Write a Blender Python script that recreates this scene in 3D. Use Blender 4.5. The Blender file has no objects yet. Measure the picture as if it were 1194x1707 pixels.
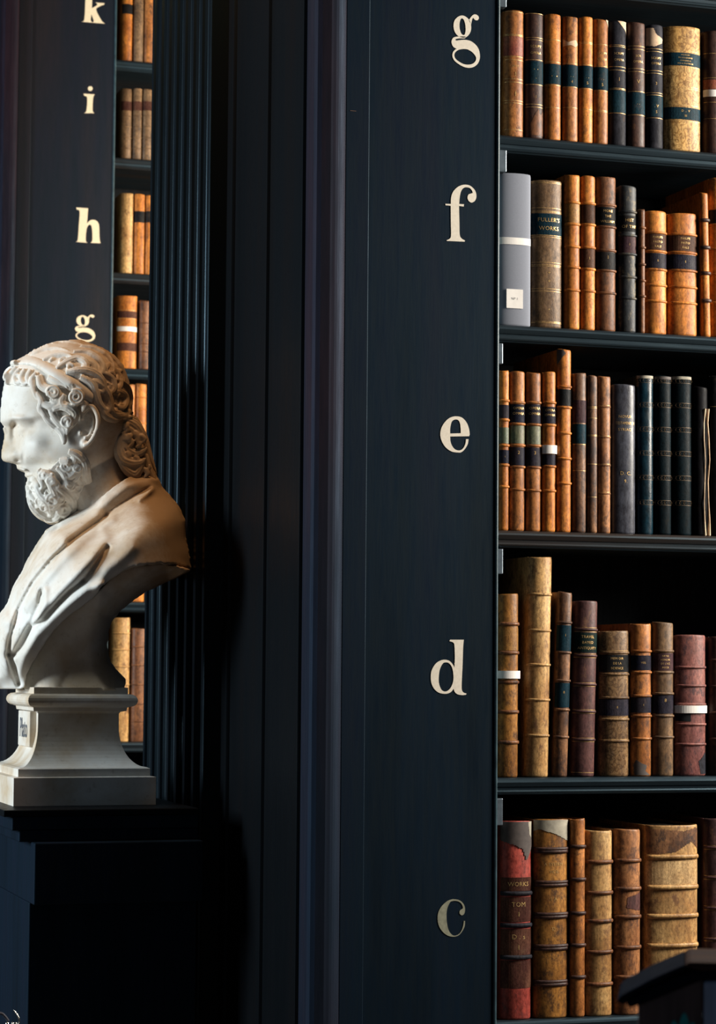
import bpy, bmesh, math, random
import numpy as np
from mathutils import Vector, Matrix, noise as mnoise

# ------------------------------------------------------------------ camera, world, lights, exposure
W, H = 1194, 1707
F = 3912.56
YAW, PIT, ROL = .320347, .064734, .0077443
CAM = Vector((0, 0, 1.6))
fw = Vector((math.sin(YAW)*math.cos(PIT), math.cos(YAW)*math.cos(PIT), math.sin(PIT)))
r0 = Vector((math.cos(YAW), -math.sin(YAW), 0))
u0 = r0.cross(fw)
RT = math.cos(ROL)*r0 + math.sin(ROL)*u0
UP = -math.sin(ROL)*r0 + math.cos(ROL)*u0

sc = bpy.context.scene
col = sc.collection
cd = bpy.data.cameras.new('camera')
cam = bpy.data.objects.new('camera', cd)
col.objects.link(cam)
cd.sensor_fit = 'VERTICAL'; cd.sensor_height = 36; cd.sensor_width = 36
cd.lens = F/H*36
cd.clip_start = .05
m = Matrix.Identity(4)
for i in range(3):
    m[i][0] = RT[i]; m[i][1] = UP[i]; m[i][2] = -fw[i]; m[i][3] = CAM[i]
cam.matrix_world = m
cd.dof.use_dof = True
cd.dof.focus_distance = 4.25
cd.dof.aperture_fstop = 10
sc.camera = cam

wd = bpy.data.worlds.new('world'); sc.world = wd; wd.use_nodes = True
bg = wd.node_tree.nodes['Background']
bg.inputs[0].default_value = (.55, .75, 1, 1); bg.inputs[1].default_value = .042

def area(name, loc, target, sx, sy, power, color):
    l = bpy.data.lights.new(name, 'AREA'); l.shape = 'RECTANGLE'; l.size = sx; l.size_y = sy
    l.energy = power; l.color = color
    o = bpy.data.objects.new(name, l); col.objects.link(o)
    o.location = loc
    o.rotation_euler = (Vector(target)-Vector(loc)).to_track_quat('-Z', 'Y').to_euler()
    return o
area('window_light_near_alcove', (3.9, 3.0, 2.75), (1.5, 3.9, 1.85), .8, 1.5, 205, (1, .93, .82))
area('window_light_far_alcove', (3.6, 5.75, 2.6), (1.3, 6.7, 1.9), .8, 1.6, 120, (1, .86, .66))
area('window_light_nave', (-3.0, 4.62, 2.4), (.8, 4.5, 1.8), .8, 1.5, 225, (.84, .94, 1))
area('gallery_light', (1.02, 4.1, 3.55), (.92, 4.45, 1.9), .3, .3, 13, (1, .60, .30))
sc.view_settings.view_transform = 'Standard'
sc.view_settings.look = 'None'
sc.view_settings.gamma = 1
sc.view_settings.use_curve_mapping = False
sc.view_settings.exposure = 0.0

# ------------------------------------------------------------------ helpers
def ray(px, py):
    return fw + RT*((px-W/2)/F) - UP*((py-H/2)/F)
def atY(px, py, Y):
    d = ray(px, py); return CAM + d*((Y-CAM.y)/d.y)
def atX(px, py, X):
    d = ray(px, py); return CAM + d*((X-CAM.x)/d.x)
def tag(o, label=None, cat=None, group=None, kind=None):
    if label: o['label'] = label
    if cat: o['category'] = cat
    if group: o['group'] = group
    if kind: o['kind'] = kind
    return o
def empty(name, loc):
    o = bpy.data.objects.new(name, None); o.empty_display_size = .05
    col.objects.link(o); o.location = loc; return o
def mesh_obj(name, verts, faces, mat, parent=None, smooth=False, loc=None):
    me = bpy.data.meshes.new(name)
    me.from_pydata([tuple(v) for v in verts], [], faces)
    if mat: me.materials.append(mat)
    if smooth:
        me.polygons.foreach_set('use_smooth', [True]*len(me.polygons))
    me.update()
    o = bpy.data.objects.new(name, me); col.objects.link(o)
    if parent: o.parent = parent
    if loc is not None: o.location = loc
    return o
class MB:
    """collects shapes for ONE mesh object"""
    def __init__(s, origin=(0, 0, 0)):
        s.v = []; s.f = []; s.o = Vector(origin)
    def add(s, verts, faces):
        n = len(s.v)
        s.v += [Vector(v)-s.o for v in verts]
        s.f += [tuple(i+n for i in f) for f in faces]
    def box(s, x0, x1, y0, y1, z0, z1):
        s.add([(x, y, z) for x in (x0, x1) for y in (y0, y1) for z in (z0, z1)],
              [(0, 1, 3, 2), (4, 6, 7, 5), (0, 4, 5, 1), (2, 3, 7, 6), (0, 2, 6, 4), (1, 5, 7, 3)])
    def prism_z(s, poly, z0, z1):
        n = len(poly)
        s.add([(x, y, z0) for x, y in poly]+[(x, y, z1) for x, y in poly],
              [(i, (i+1) % n, (i+1) % n+n, i+n) for i in range(n)]+[tuple(range(n))[::-1], tuple(range(n, 2*n))])
    def prism_x(s, poly, x0, x1):     # poly of (y,z)
        n = len(poly)
        s.add([(x0, y, z) for y, z in poly]+[(x1, y, z) for y, z in poly],
              [(i, (i+1) % n, (i+1) % n+n, i+n) for i in range(n)]+[tuple(range(n))[::-1], tuple(range(n, 2*n))])
    def prism_y(s, poly, y0, y1):     # poly of (x,z)
        n = len(poly)
        s.add([(x, y0, z) for x, z in poly]+[(x, y1, z) for x, z in poly],
              [(i, (i+1) % n, (i+1) % n+n, i+n) for i in range(n)]+[tuple(range(n))[::-1], tuple(range(n, 2*n))])
    def lathe(s, prof, cx, cy, n=24):
        rings = len(prof)
        vs = []; fs = []
        for r, z in prof:
            for k in range(n):
                a = 2*math.pi*k/n
                vs.append((cx+r*math.cos(a), cy+r*math.sin(a), z))
        for i in range(rings-1):
            for k in range(n):
                a, b = i*n+k, i*n+(k+1) % n
                fs.append((a, b, b+n, a+n))
        fs.append(tuple(range(n))[::-1]); fs.append(tuple(range((rings-1)*n, rings*n)))
        s.add(vs, fs)
    def tube(s, pts, rads, n=8, flat=1.0, flatdir=None):
        pts = [Vector(p) for p in pts]
        if len(pts) < 2: return
        if not hasattr(rads, '__len__'): rads = [rads]*len(pts)
        vs = []; fs = []
        up = flatdir or Vector((0, 0, 1))
        prev = None
        for i, p in enumerate(pts):
            t = (pts[min(i+1, len(pts)-1)]-pts[max(i-1, 0)])
            if t.length < 1e-9: t = Vector((0, 0, 1))
            t.normalize()
            if flatdir is not None: ref = flatdir
            else: ref = prev if prev is not None else (Vector((0, 0, 1)) if abs(t.z) < .9 else Vector((1, 0, 0)))
            b = t.cross(ref)
            if b.length < 1e-6: b = t.orthogonal()
            b.normalize(); nn = b.cross(t).normalized(); prev = nn
            for k in range(n):
                a = 2*math.pi*k/n
                vs.append(p+b*(math.cos(a)*rads[i])+nn*(math.sin(a)*rads[i]*flat))
        for i in range(len(pts)-1):
            for k in range(n):
                a, c = i*n+k, i*n+(k+1) % n
                fs.append((a, c, c+n, a+n))
        fs.append(tuple(range(n))[::-1]); fs.append(tuple(range((len(pts)-1)*n, len(pts)*n)))
        s.add(vs, fs)
    def ellipsoid(s, c, ax, nu=16, nv=10):   # ax: three Vectors (half axes)
        c = Vector(c); vs = [c+ax[2]]; fs = []
        for j in range(1, nv):
            th = math.pi*j/nv
            for k in range(nu):
                a = 2*math.pi*k/nu
                vs.append(c+ax[0]*(math.sin(th)*math.cos(a))+ax[1]*(math.sin(th)*math.sin(a))+ax[2]*math.cos(th))
        vs.append(c-ax[2])
        for k in range(nu): fs.append((0, 1+k, 1+(k+1) % nu))
        for j in range(nv-2):
            for k in range(nu):
                a = 1+j*nu+k; b = 1+j*nu+(k+1) % nu
                fs.append((a, a+nu, b+nu, b))
        L = len(vs)-1; base = 1+(nv-2)*nu
        for k in range(nu): fs.append((base+k, L, base+(k+1) % nu))
        s.add(vs, fs)
    def build(s, name, mat, parent=None, smooth=False, bevel=0, loc=None, fix=True):
        o = mesh_obj(name, s.v, s.f, mat, parent, smooth, loc if loc is not None else s.o)
        if fix:
            bm = bmesh.new(); bm.from_mesh(o.data)
            bmesh.ops.recalc_face_normals(bm, faces=bm.faces); bm.to_mesh(o.data); bm.free()
        if bevel:
            md = o.modifiers.new('b', 'BEVEL'); md.width = bevel; md.segments = 2; md.limit_method = 'ANGLE'
        return o
def catmull(pts, n=6, closed=False):
    P = [np.array(p, float) for p in pts]; out = []
    L = len(P); rng = range(L) if closed else range(L-1)
    for i in rng:
        if closed: a, b, c, d = P[i-1], P[i], P[(i+1) % L], P[(i+2) % L]
        else: a, b, c, d = P[max(i-1, 0)], P[i], P[i+1], P[min(i+2, L-1)]
        if np.allclose(b, c): continue
        for k in range(n):
            t = k/n
            out.append(.5*((2*b)+(-a+c)*t+(2*a-5*b+4*c-d)*t*t+(-a+3*b-3*c+d)*t**3))
    if not closed: out.append(P[-1])
    return out

# ------------------------------------------------------------------ materials
def mat_base(name):
    mt = bpy.data.materials.new(name); mt.use_nodes = True
    nt = mt.node_tree; return mt, nt, nt.nodes, nt.links, nt.nodes['Principled BSDF']
def noise_node(N, L, src, scale, detail=4, rough=.55):
    n = N.new('ShaderNodeTexNoise'); n.inputs['Scale'].default_value = scale
    n.inputs['Detail'].default_value = detail; n.inputs['Roughness'].default_value = rough
    L.new(src, n.inputs['Vector']); return n
def ramp(N, L, src, stops):
    r = N.new('ShaderNodeValToRGB'); e = r.color_ramp.elements
    while len(e) < len(stops): e.new(.5)
    for el, (p, c) in zip(e, stops):
        el.position = p; el.color = tuple(c)+(1,) if len(c) == 3 else c
    L.new(src, r.inputs[0]); return r
def mixc(N, L, fac, a, b, mode='MIX'):
    x = N.new('ShaderNodeMix'); x.data_type = 'RGBA'; x.blend_type = mode
    for s, v in ((x.inputs[0], fac), (x.inputs[6], a), (x.inputs[7], b)):
        if hasattr(v, 'links') or hasattr(v, 'is_linked'): L.new(v, s)
        else: s.default_value = v if not hasattr(v, '__len__') else (tuple(v)+(1,))[:4]
    return x.outputs[2]
def coords(N, L, scale=(1, 1, 1), rand=True, kind='Object'):
    tc = N.new('ShaderNodeTexCoord'); mp = N.new('ShaderNodeMapping')
    mp.inputs['Scale'].default_value = scale
    L.new(tc.outputs[kind], mp.inputs['Vector'])
    if rand:
        oi = N.new('ShaderNodeObjectInfo'); mu = N.new('ShaderNodeMath'); mu.operation = 'MULTIPLY'
        mu.inputs[1].default_value = 57.0; L.new(oi.outputs['Random'], mu.inputs[0])
        L.new(mu.outputs[0], mp.inputs['Location'])
    return mp.outputs[0]
def bump(N, L, B, h, strength, dist=.001):
    b = N.new('ShaderNodeBump'); b.inputs['Strength'].default_value = strength; b.inputs['Distance'].default_value = dist
    L.new(h, b.inputs['Height']); L.new(b.outputs[0], B.inputs['Normal'])

def make_wood(name, ca, cb, cc, rough=.42, axis='z', spec=.5):
    mt, nt, N, L, B = mat_base(name)
    sc_ = {'z': (9, 9, .7), 'x': (.7, 9, 9), 'y': (9, .7, 9)}[axis]
    v = coords(N, L, sc_); v2 = coords(N, L, tuple(6*k for k in sc_))
    n1 = noise_node(N, L, v, 1.0, 5); n2 = noise_node(N, L, v2, 2.2, 6, .65)
    r = ramp(N, L, n1.outputs[0], [(.32, ca), (.5, cb), (.68, cc)])
    r2 = ramp(N, L, n2.outputs[0], [(.3, (.72,)*3), (.7, (1.3,)*3)])
    c = mixc(N, L, 1.0, r.outputs[0], r2.outputs[0], 'MULTIPLY')
    L.new(c, B.inputs['Base Color'])
    rr = ramp(N, L, n2.outputs[0], [(.3, (rough+.1,)*3), (.7, (rough-.06,)*3)])
    L.new(rr.outputs[0], B.inputs['Roughness'])
    B.inputs['Specular IOR Level'].default_value = spec
    B.inputs['Specular Tint'].default_value = (.45, .78, 1, 1)
    bump(N, L, B, n2.outputs[0], .22, .0006)
    return mt
M = {}
M['panel'] = make_wood('panel_wood', (.0014, .0036, .0075), (.0028, .0072, .0150), (.0046, .0066, .0150), .48, spec=.18)
M['moulding'] = make_wood('moulding_wood', (.004, .009, .017), (.010, .010, .016), (.018, .0095, .013), .55, spec=.13)
M['moulding'].node_tree.nodes['Principled BSDF'].inputs['Specular Tint'].default_value = (.22, .55, 1, 1)
M['dark'] = make_wood('dark_wood', (.0022, .0027, .0034), (.003, .0033, .004), (.004, .0033, .0033), .42, spec=.10)
M['flute'] = make_wood('pilaster_wood', (.0022, .0036, .005), (.003, .005, .007), (.004, .005, .006), .30, spec=.17)
M['shelf'] = make_wood('shelf_wood', (.007, .012, .017), (.010, .015, .019), (.024, .015, .011), .38, 'x')
M['inner'] = make_wood('case_lining_wood', (.012, .012, .013), (.014, .014, .015), (.016, .014, .014), .8, spec=.1)
M['farpanel'] = make_wood('far_panel_wood', (.0045, .006, .011), (.008, .007, .012), (.014, .009, .010), .5, spec=.25)
M['floorwood'] = make_wood('floor_boards', (.05, .03, .02), (.07, .045, .03), (.09, .06, .04), .4, 'y')

def make_leather(name, c1, c2, c3, stain=.5, rough=.5, fine=110, tooled=False):
    """mottled calf: c1 main, c2 variation, c3 scuffs and stains"""
    mt, nt, N, L, B = mat_base(name)
    v = coords(N, L, (1, 1, .62)); vs = coords(N, L, (1, 1, .12))
    n1 = noise_node(N, L, v, 20, 6, .65); n2 = noise_node(N, L, v, fine*1.5, 5, .75)
    n3 = noise_node(N, L, v, 42, 8, .78); n4 = noise_node(N, L, vs, 90, 4, .7); n5 = noise_node(N, L, v, 9, 3, .6)
    a = ramp(N, L, n1.outputs[0], [(.38, c2), (.60, c1)])
    f = ramp(N, L, n2.outputs[0], [(.34, (.50, .44, .40)), (.5, (.95,)*3), (.66, (1.34, 1.28, 1.20))])
    b = mixc(N, L, 1.0, a.outputs[0], f.outputs[0], 'MULTIPLY')
    g = ramp(N, L, n4.outputs[0], [(.36, (.72, .68, .66)), (.6, (1.12, 1.1, 1.08))])
    b = mixc(N, L, 1.0, b, g.outputs[0], 'MULTIPLY')
    k = ramp(N, L, n5.outputs[0], [(.34, (.62, .56, .52)), (.56, (1.08,)*3)])
    b = mixc(N, L, .8 if stain > .3 else .3, b, k.outputs[0], 'MULTIPLY')
    lo = .65-.14*stain
    s = ramp(N, L, n3.outputs[0], [(lo-.04, (0,)*3), (lo+.06, (.9,)*3)])
    c = mixc(N, L, s.outputs[0], b, c3)
    if tooled:
        vo = N.new('ShaderNodeTexVoronoi'); vo.inputs['Scale'].default_value = 95; vo.feature = 'SMOOTH_F1'
        L.new(coords(N, L, (1, 1, 1)), vo.inputs['Vector'])
        wv = N.new('ShaderNodeMath'); wv.operation = 'SINE'; mu = N.new('ShaderNodeMath'); mu.operation = 'MULTIPLY'; mu.inputs[1].default_value = 22
        L.new(vo.outputs['Distance'], mu.inputs[0]); L.new(mu.outputs[0], wv.inputs[0])
        tr = ramp(N, L, wv.outputs[0], [(.35, (1, 1, 1)), (.75, (.50, .42, .34))])
        c = mixc(N, L, .8, c, tr.outputs[0], 'MULTIPLY')
    L.new(c, B.inputs['Base Color'])
    rr = ramp(N, L, n3.outputs[0], [(.35, (rough-.08,)*3), (.7, (rough+.14,)*3)])
    L.new(rr.outputs[0], B.inputs['Roughness'])
    B.inputs['Specular IOR Level'].default_value = .26 if sum(c1) > .12 or 'teal' == name[8:] or 'greyblue' in name else .05
    bump(N, L, B, n2.outputs[0], .5, .0008)
    return mt
LE = {}
def lea(key):
    T = {
     'tan':   ((.46, .185, .050), (.27, .098, .026), (.075, .030, .014), .55),
     'orange':((.60, .225, .040), (.38, .125, .022), (.12, .040, .014), .35),
     'brown': ((.21, .088, .036), (.12, .048, .022), (.035, .018, .012), .6),
     'dkbrown':((.072, .034, .024), (.040, .020, .018), (.17, .070, .028), .22),
     'slate': ((.030, .031, .040), (.018, .019, .026), (.075, .048, .035), .12),
     'vellum':((.62, .40, .155), (.50, .29, .095), (.20, .10, .032), .5),
     'cream': ((.56, .36, .15), (.40, .22, .08), (.13, .058, .026), .55),
     'olive': ((.22, .135, .070), (.125, .075, .040), (.045, .03, .02), .5),
     'floral': ((.27, .165, .075), (.16, .095, .045), (.06, .035, .02), .45),
     'golden':((.36, .165, .036), (.19, .080, .018), (.05, .022, .010), .65),
     'purple':((.105, .045, .042), (.055, .026, .028), (.16, .075, .040), .3),
     'pink':  ((.25, .098, .082), (.16, .058, .055), (.050, .026, .032), .5),
     'red':   ((.36, .062, .045), (.25, .040, .032), (.08, .028, .026), .4),
     'marbled':((.040, .045, .050), (.020, .024, .032), (.20, .155, .09), .6),
     'mottle':((.26, .13, .062), (.09, .045, .028), (.035, .022, .020), .8),
     'speck': ((.40, .185, .075), (.24, .098, .040), (.08, .035, .02), .85),
     'teal':  ((.006, .030, .050), (.004, .018, .030), (.02, .03, .03), .1),
     'dkteal':((.003, .009, .013), (.002, .006, .009), (.01, .01, .008), .1),
     'black': ((.006, .006, .008), (.004, .004, .005), (.03, .022, .012), .15),
     'greycloth': ((.30, .31, .35), (.27, .28, .32), (.24, .25, .29), .05),
     'greyblue': ((.060, .066, .088), (.05, .055, .075), (.03, .034, .045), .1),
     'dust': ((.10, .085, .065), (.06, .05, .04), (.03, .025, .02), .4),
    }[key]
    if key not in LE:
        LE[key] = make_leather('leather_'+key, T[0], T[1], T[2], T[3], {'teal': .28, 'greyblue': .3, 'greycloth': .8}.get(key, .46), 60 if key in ('greyblue', 'teal') else 130, key in ('vellum', 'floral'))
    return LE[key]
LB = {}
def labmat(key):
    T = {'teal': ((.006, .026, .042), (.012, .034, .048)), 'navy': ((.012, .014, .028), (.03, .026, .035)),
         'black': ((.010, .012, .014), (.022, .020, .02)), 'red': ((.20, .045, .03), (.30, .10, .05)),
         'brown': ((.060, .030, .020), (.11, .055, .034)), 'purple': ((.045, .025, .035), (.08, .045, .045)),
         'green': ((.085, .115, .075), (.17, .165, .10)), 'gold': ((.38, .20, .05), (.24, .11, .026)),
         'dkred': ((.055, .022, .018), (.10, .045, .03)), 'bgreen': ((.008, .022, .022), (.018, .03, .028)),
         'cream': ((.58, .40, .20), (.42, .25, .11))}[key]
    if key not in LB:
        LB[key] = make_leather('label_'+key, T[0], T[1], tuple(.6*a+.05*b for a, b in zip(T[1], (.9, .5, .3))), .25, .42, 240)
    return LB[key]
def simple(name, c, rough=.5, metal=0, nscale=60, var=.15, bmp=.1, spec=.5):
    mt, nt, N, L, B = mat_base(name)
    v = coords(N, L); n = noise_node(N, L, v, nscale, 4)
    r = ramp(N, L, n.outputs[0], [(.3, tuple(k*(1-var) for k in c)), (.7, tuple(min(1, k*(1+var)) for k in c))])
    L.new(r.outputs[0], B.inputs['Base Color'])
    B.inputs['Roughness'].default_value = rough; B.inputs['Metallic'].default_value = metal
    B.inputs['Specular IOR Level'].default_value = spec
    bump(N, L, B, n.outputs[0], bmp, .0005)
    return mt
M['gilt'] = simple('worn_gilt', (.62, .40, .16), .38, .6, 300, .5)
M['giltline'] = simple('gilt_rule', (.50, .31, .12), .42, .45, 260, .55)
M['dullgilt'] = simple('dull_gilt', (.16, .10, .05), .5, .3, 260, .5)
M['boxcloth'] = simple('grey_box_cloth', (.20, .215, .26), .85, 0, 500, .05)
M['paper'] = simple('white_paper', (.80, .76, .72), .8, 0, 80, .06)
M['pages'] = simple('old_pages', (.16, .12, .08), .9, 0, 200, .35)
M['paint'] = simple('cream_letter_paint', (.78, .71, .60), .6, 0, 200, .07, .05, spec=.2)
M['paintw'] = simple('gilded_letter_paint', (.80, .66, .46), .6, 0, 200, .07, .05, spec=.2)
M['paintshade'] = simple('shade_tinted_letter_paint', (.26, .26, .19), .6, 0, 120, .2, .05, spec=.2)  # the shade over letter c is put into its paint colour
M['steel'] = simple('grey_steel', (.12, .15, .18), .35, .5, 80, .2)
M['brass'] = simple('polished_metal', (.75, .72, .62), .18, 1, 60, .1)
M['rope'] = simple('rope_cloth', (.03, .03, .045), .7, 0, 200, .3)
M['tealpaint'] = simple('teal_paint', (.01, .36, .37), .5, 0, 60, .2)
M['inscr'] = simple('inscription_paint', (.10, .11, .13), .7)
M['ink'] = simple('dark_ink', (.16, .16, .17), .7)

M['deskpanel'] = make_wood('desk_side_wood', (.085, .058, .052), (.11, .068, .058), (.13, .075, .060), .6)
M['deskpost'] = make_wood('desk_post_lit_wood', (.30, .42, .62), (.36, .46, .66), (.40, .48, .66), .5)  # pale blue stands for light on the post, put into its colour
M['desklid'] = make_wood('desk_lid_wood', (.006, .008, .012), (.008, .010, .016), (.010, .012, .016), .85, 'x', .03)
M['desktop'] = make_wood('desk_ledge_wood', (.012, .014, .022), (.05, .024, .014), (.02, .018, .022), .8, 'x', .1)

def make_marble():
    mt, nt, N, L, B = mat_base('aged_marble')
    v = coords(N, L, (1, 1, 1), False); n1 = noise_node(N, L, v, 5.5, 5, .6); n2 = noise_node(N, L, v, 70, 6, .7)
    n3 = noise_node(N, L, v, 260, 3, .6)
    a = ramp(N, L, n1.outputs[0], [(.36, (.56, .44, .30)), (.50, (.70, .65, .57)), (.64, (.78, .77, .72))])
    b = ramp(N, L, n2.outputs[0], [(.25, (.72, .68, .62)), (.42, (1, 1, 1)), (.8, (1.05, 1.05, 1.05))])
    c = mixc(N, L, 1.0, a.outputs[0], b.outputs[0], 'MULTIPLY')
    # mottled brown tint towards the back of the head and the rear shoulder
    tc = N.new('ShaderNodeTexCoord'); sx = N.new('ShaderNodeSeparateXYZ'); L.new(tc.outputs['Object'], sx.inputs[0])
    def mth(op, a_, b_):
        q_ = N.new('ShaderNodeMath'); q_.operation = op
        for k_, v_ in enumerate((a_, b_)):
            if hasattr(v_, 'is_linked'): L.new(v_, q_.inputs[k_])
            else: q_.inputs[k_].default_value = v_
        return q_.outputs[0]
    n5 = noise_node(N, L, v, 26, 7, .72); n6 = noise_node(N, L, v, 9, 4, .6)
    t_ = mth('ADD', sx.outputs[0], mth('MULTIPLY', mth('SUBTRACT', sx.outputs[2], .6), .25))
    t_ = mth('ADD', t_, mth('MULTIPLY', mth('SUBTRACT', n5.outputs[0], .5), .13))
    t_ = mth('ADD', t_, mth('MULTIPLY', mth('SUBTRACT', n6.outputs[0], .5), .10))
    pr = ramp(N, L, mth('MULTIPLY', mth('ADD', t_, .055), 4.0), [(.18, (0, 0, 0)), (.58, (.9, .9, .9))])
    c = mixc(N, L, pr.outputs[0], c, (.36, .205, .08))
    L.new(c, B.inputs['Base Color'])
    B.inputs['Roughness'].default_value = .58
    B.inputs['Subsurface Weight'].default_value = .04
    B.inputs['Subsurface Radius'].default_value = (.006, .004, .003)
    bump(N, L, B, n3.outputs[0], .12, .0004)
    return mt
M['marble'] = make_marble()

# ------------------------------------------------------------------ the setting
YN = 3.90                 # plane of the near lettered face
YF = YN/.582              # plane of the far lettered face
def X_at(px, Y, py=853): return atY(px, py, Y).x
XE_N = X_at(520, YN-.02)    # nave-end face of the bookcases
XPANEL_N = X_at(832, YN)
fl = MB(); fl.box(-4.5, 5, -1, 11, -.05, 0)
tag(fl.build('floor', M['floorwood']), kind='structure')

# ------------------------------------------------------------------ bookcases
SH_Y = YN+.014
ROWY = {'h': -52, 'g': 224.5, 'f': 541, 'e': 884, 'd': 1297, 'c': 1703}
SHZ = {k: atY(834, y, SH_Y).z for k, y in ROWY.items()}
SHZ['b'] = SHZ['c']-.42; SHZ['a'] = SHZ['b']-.45
SHZ['i'] = SHZ['h']+.25; SHZ['k'] = SHZ['i']+.27; SHZ['l'] = SHZ['k']+.26
SHF = {k: atY(px, y, YF+.014).z for k, (px, y) in {'h': (203, 99.5), 'g': (200, 262.5), 'f': (197, 454), 'e': (215, 614), 'd': (200, 800), 'c': (220, 1003), 'b': (205, 1237)}.items()}
SHF['a'] = SHF['b']-.43; SHF['z'] = SHF['a']-.45; SHF['i'] = SHF['h']+.38
CASE_TOP = 3.75
def shelf_nosing(y0, z, x0, x1):
    mb = MB((x0, y0, z))
    t = .030
    poly = [(y0+.30, z), (y0+.004, z), (y0+.001, z-.0015), (y0-.002, z-.0045), (y0-.003, z-.008), (y0-.001, z-.012), (y0+.001, z-.0155), (y0+.0035, z-.0165),
            (y0+.004, z-.022), (y0+.0025, z-.0245), (y0+.004, z-.027), (y0+.008, z-.0275), (y0+.010, z-t), (y0+.30, z-t)]
    mb.prism_x(poly, x0, x1); return mb
def bookcase(root_label, dY, shelves, near):
    YO = YN+dY
    if near:
        XE, XPANEL = XE_N, XPANEL_N
        x611 = X_at(611, YN); x571 = X_at(571.5, YN-.006); x550 = X_at(550, YN-.028)
    else:
        XPANEL = X_at(194.5, YO, 100)
        x611 = X_at(54, YO, 100); x571 = X_at(32.5, YO-.006, 30); x550 = X_at(22.5, YO-.028, 30); XE = X_at(3, YO-.02, 30)
    root = empty('bookcase', (XPANEL, YO+.4, 0))
    tag(root, root_label, 'bookcase')
    off = Vector((XPANEL, YO+.4, 0))
    def fin(mb, name, mat, **k):
        o = mb.build(name, mat, root, **k); o.location = o.location-off; return o
    dp = 1.10
    wp = M['panel'] if near else M['farpanel']
    mb = MB((x611, YO, 0)); mb.box(x611, XPANEL-.0045, YO, YO+.03, 0, CASE_TOP)
    fin(mb, 'letter_panel', wp)
    mb = MB((XPANEL, YO, 0))
    mb.prism_z([(XPANEL-.0045+.0034*math.cos(a)*1, YO+.0006+.0038*math.sin(a)) for a in [math.radians(t) for t in range(180, 361, 30)]]+[(XPANEL, YO+.03), (XPANEL-.0045, YO+.03)], 0, CASE_TOP)
    fin(mb, 'edge_bead', M['steelwood'])
    mb = MB((x571, YO, 0)); mb.box(x571, x611-.0016, YO-.006, YO+.03, 0, CASE_TOP)
    fin(mb, 'face_strip', wp, bevel=.0012)
    # rounded corner moulding: flat face then a quarter round turning back to the strip
    r = (x571-x550)
    poly = [(XE+.004, YO+.05), (XE, YO+.04), (XE, YO-.012), (XE+.003, YO-.022), (XE+.010, YO-.027)]
    poly += [(x550-.004, YO-.0285)]
    for t in range(0, 91, 10):
        a = math.radians(t); poly.append((x550+r*math.sin(a)*.98, YO-.028+.024*(1-math.cos(a))))
    poly += [(x571-.0008, YO+.05)]
    mb = MB((XE, YO, 0)); mb.prism_z(poly, 0, CASE_TOP); fin(mb, 'corner_moulding', M['moulding'])
    # nave-end: stepped boards up to a fluted pilaster
    Yc = []
    for px in (500, 446, 393): Yc.append(atX(px, 600, XE_N-.008).y-YN)
    Y = [YO+.05]+[YO+q for q in Yc]
    yp1 = atX(352, 30, XE_N-.055).y-YN+YO; yp0 = atX(254.5, 30, XE_N-.055).y-YN+YO
    steps = [0, .006, .012, .019]
    poly = [(XE+.06, YO+.05)]
    for i in range(4):
        x = XE-steps[i]
        ya = Y[i]; yb = Y[i+1] if i < 3 else yp1+.01
        poly += [(x+.003, ya), (x+.0004, ya+.001), (x, ya+.004), (x, yb-.001)]
    yend = YO+dp
    poly += [(XE-.019, yp0), (XE-.019, yend-.1), (XE, yend-.1), (XE, yend), (XE+.06, yend)]
    mb = MB((XE, YO, 0)); mb.prism_z(poly, 0, CASE_TOP); fin(mb, 'end_panel', M['dark'])
    xp = XE-.055
    n = 7; wd_ = yp0-yp1; pitch = (wd_-.016)/n
    poly = [(XE-.015, yp1), (xp+.002, yp1), (xp, yp1+.002)]
    y = yp1+.008
    for i in range(n):
        a0 = y+pitch*.13; a1 = y+pitch*.87
        poly.append((xp, a0-.001))
        for t in range(0, 181, 18):
            a = math.radians(t)
            poly.append((xp+.0175*math.sin(a), (a0+a1)/2-(a1-a0)/2*math.cos(a)))
        poly.append((xp, a1+.001)); y += pitch
    poly += [(xp, yp0-.002), (xp+.002, yp0), (XE-.015, yp0)]
    mb = MB((xp, yp1, 0)); mb.prism_z(poly, .35, CASE_TOP-.25); fin(mb, 'fluted_pilaster', M['flute'])
    mb = MB((xp, yp1, 0)); mb.box(xp-.02, XE-.019, yp1-.02, yp0+.02, 0, .35); fin(mb, 'pilaster_base', M['dark'], bevel=.004)
    mb = MB((xp, yp1, 0)); mb.box(xp-.02, XE-.019, yp1-.02, yp0+.02, CASE_TOP-.25, CASE_TOP); fin(mb, 'pilaster_capital', M['dark'], bevel=.004)
    # case interior
    XR = XPANEL+.85
    mb = MB((XPANEL, YO, 0)); mb.box(x611, XR, YO+.34, YO+.36, 0, CASE_TOP); fin(mb, 'back_panel', M['inner'])
    mb = MB((XPANEL, YO, 0)); mb.box(XPANEL-.03, XPANEL-.0005, YO+.031, YO+.34, 0, CASE_TOP); fin(mb, 'side_board', M['inner'])
    mb = MB((XR, YO, 0)); mb.box(XR, XR+.05, YO, yend, 0, CASE_TOP); fin(mb, 'end_upright', M['dark'])
    mb = MB((XR, YO, 0)); mb.box(XE+.06, XR, yend-.02, yend, 0, CASE_TOP); fin(mb, 'rear_panel', M['dark'])
    mb = MB((XR, YO, 0)); mb.box(XE-.08, XR+.06, YO-.05, yend+.05, CASE_TOP, CASE_TOP+.12); fin(mb, 'cornice', M['dark'], bevel=.01)
    for zk in shelves:
        mb = shelf_nosing(YO+.014, zk, XPANEL, XR); fin(mb, 'shelf', M['shelf'], smooth=False)
    return root, fin, YO
M['steelwood'] = simple('highlight_bead_wood', (.030, .062, .078), .3, 0, 40, .35)  # teal highlight along the bead edge is put into its base colour
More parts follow.
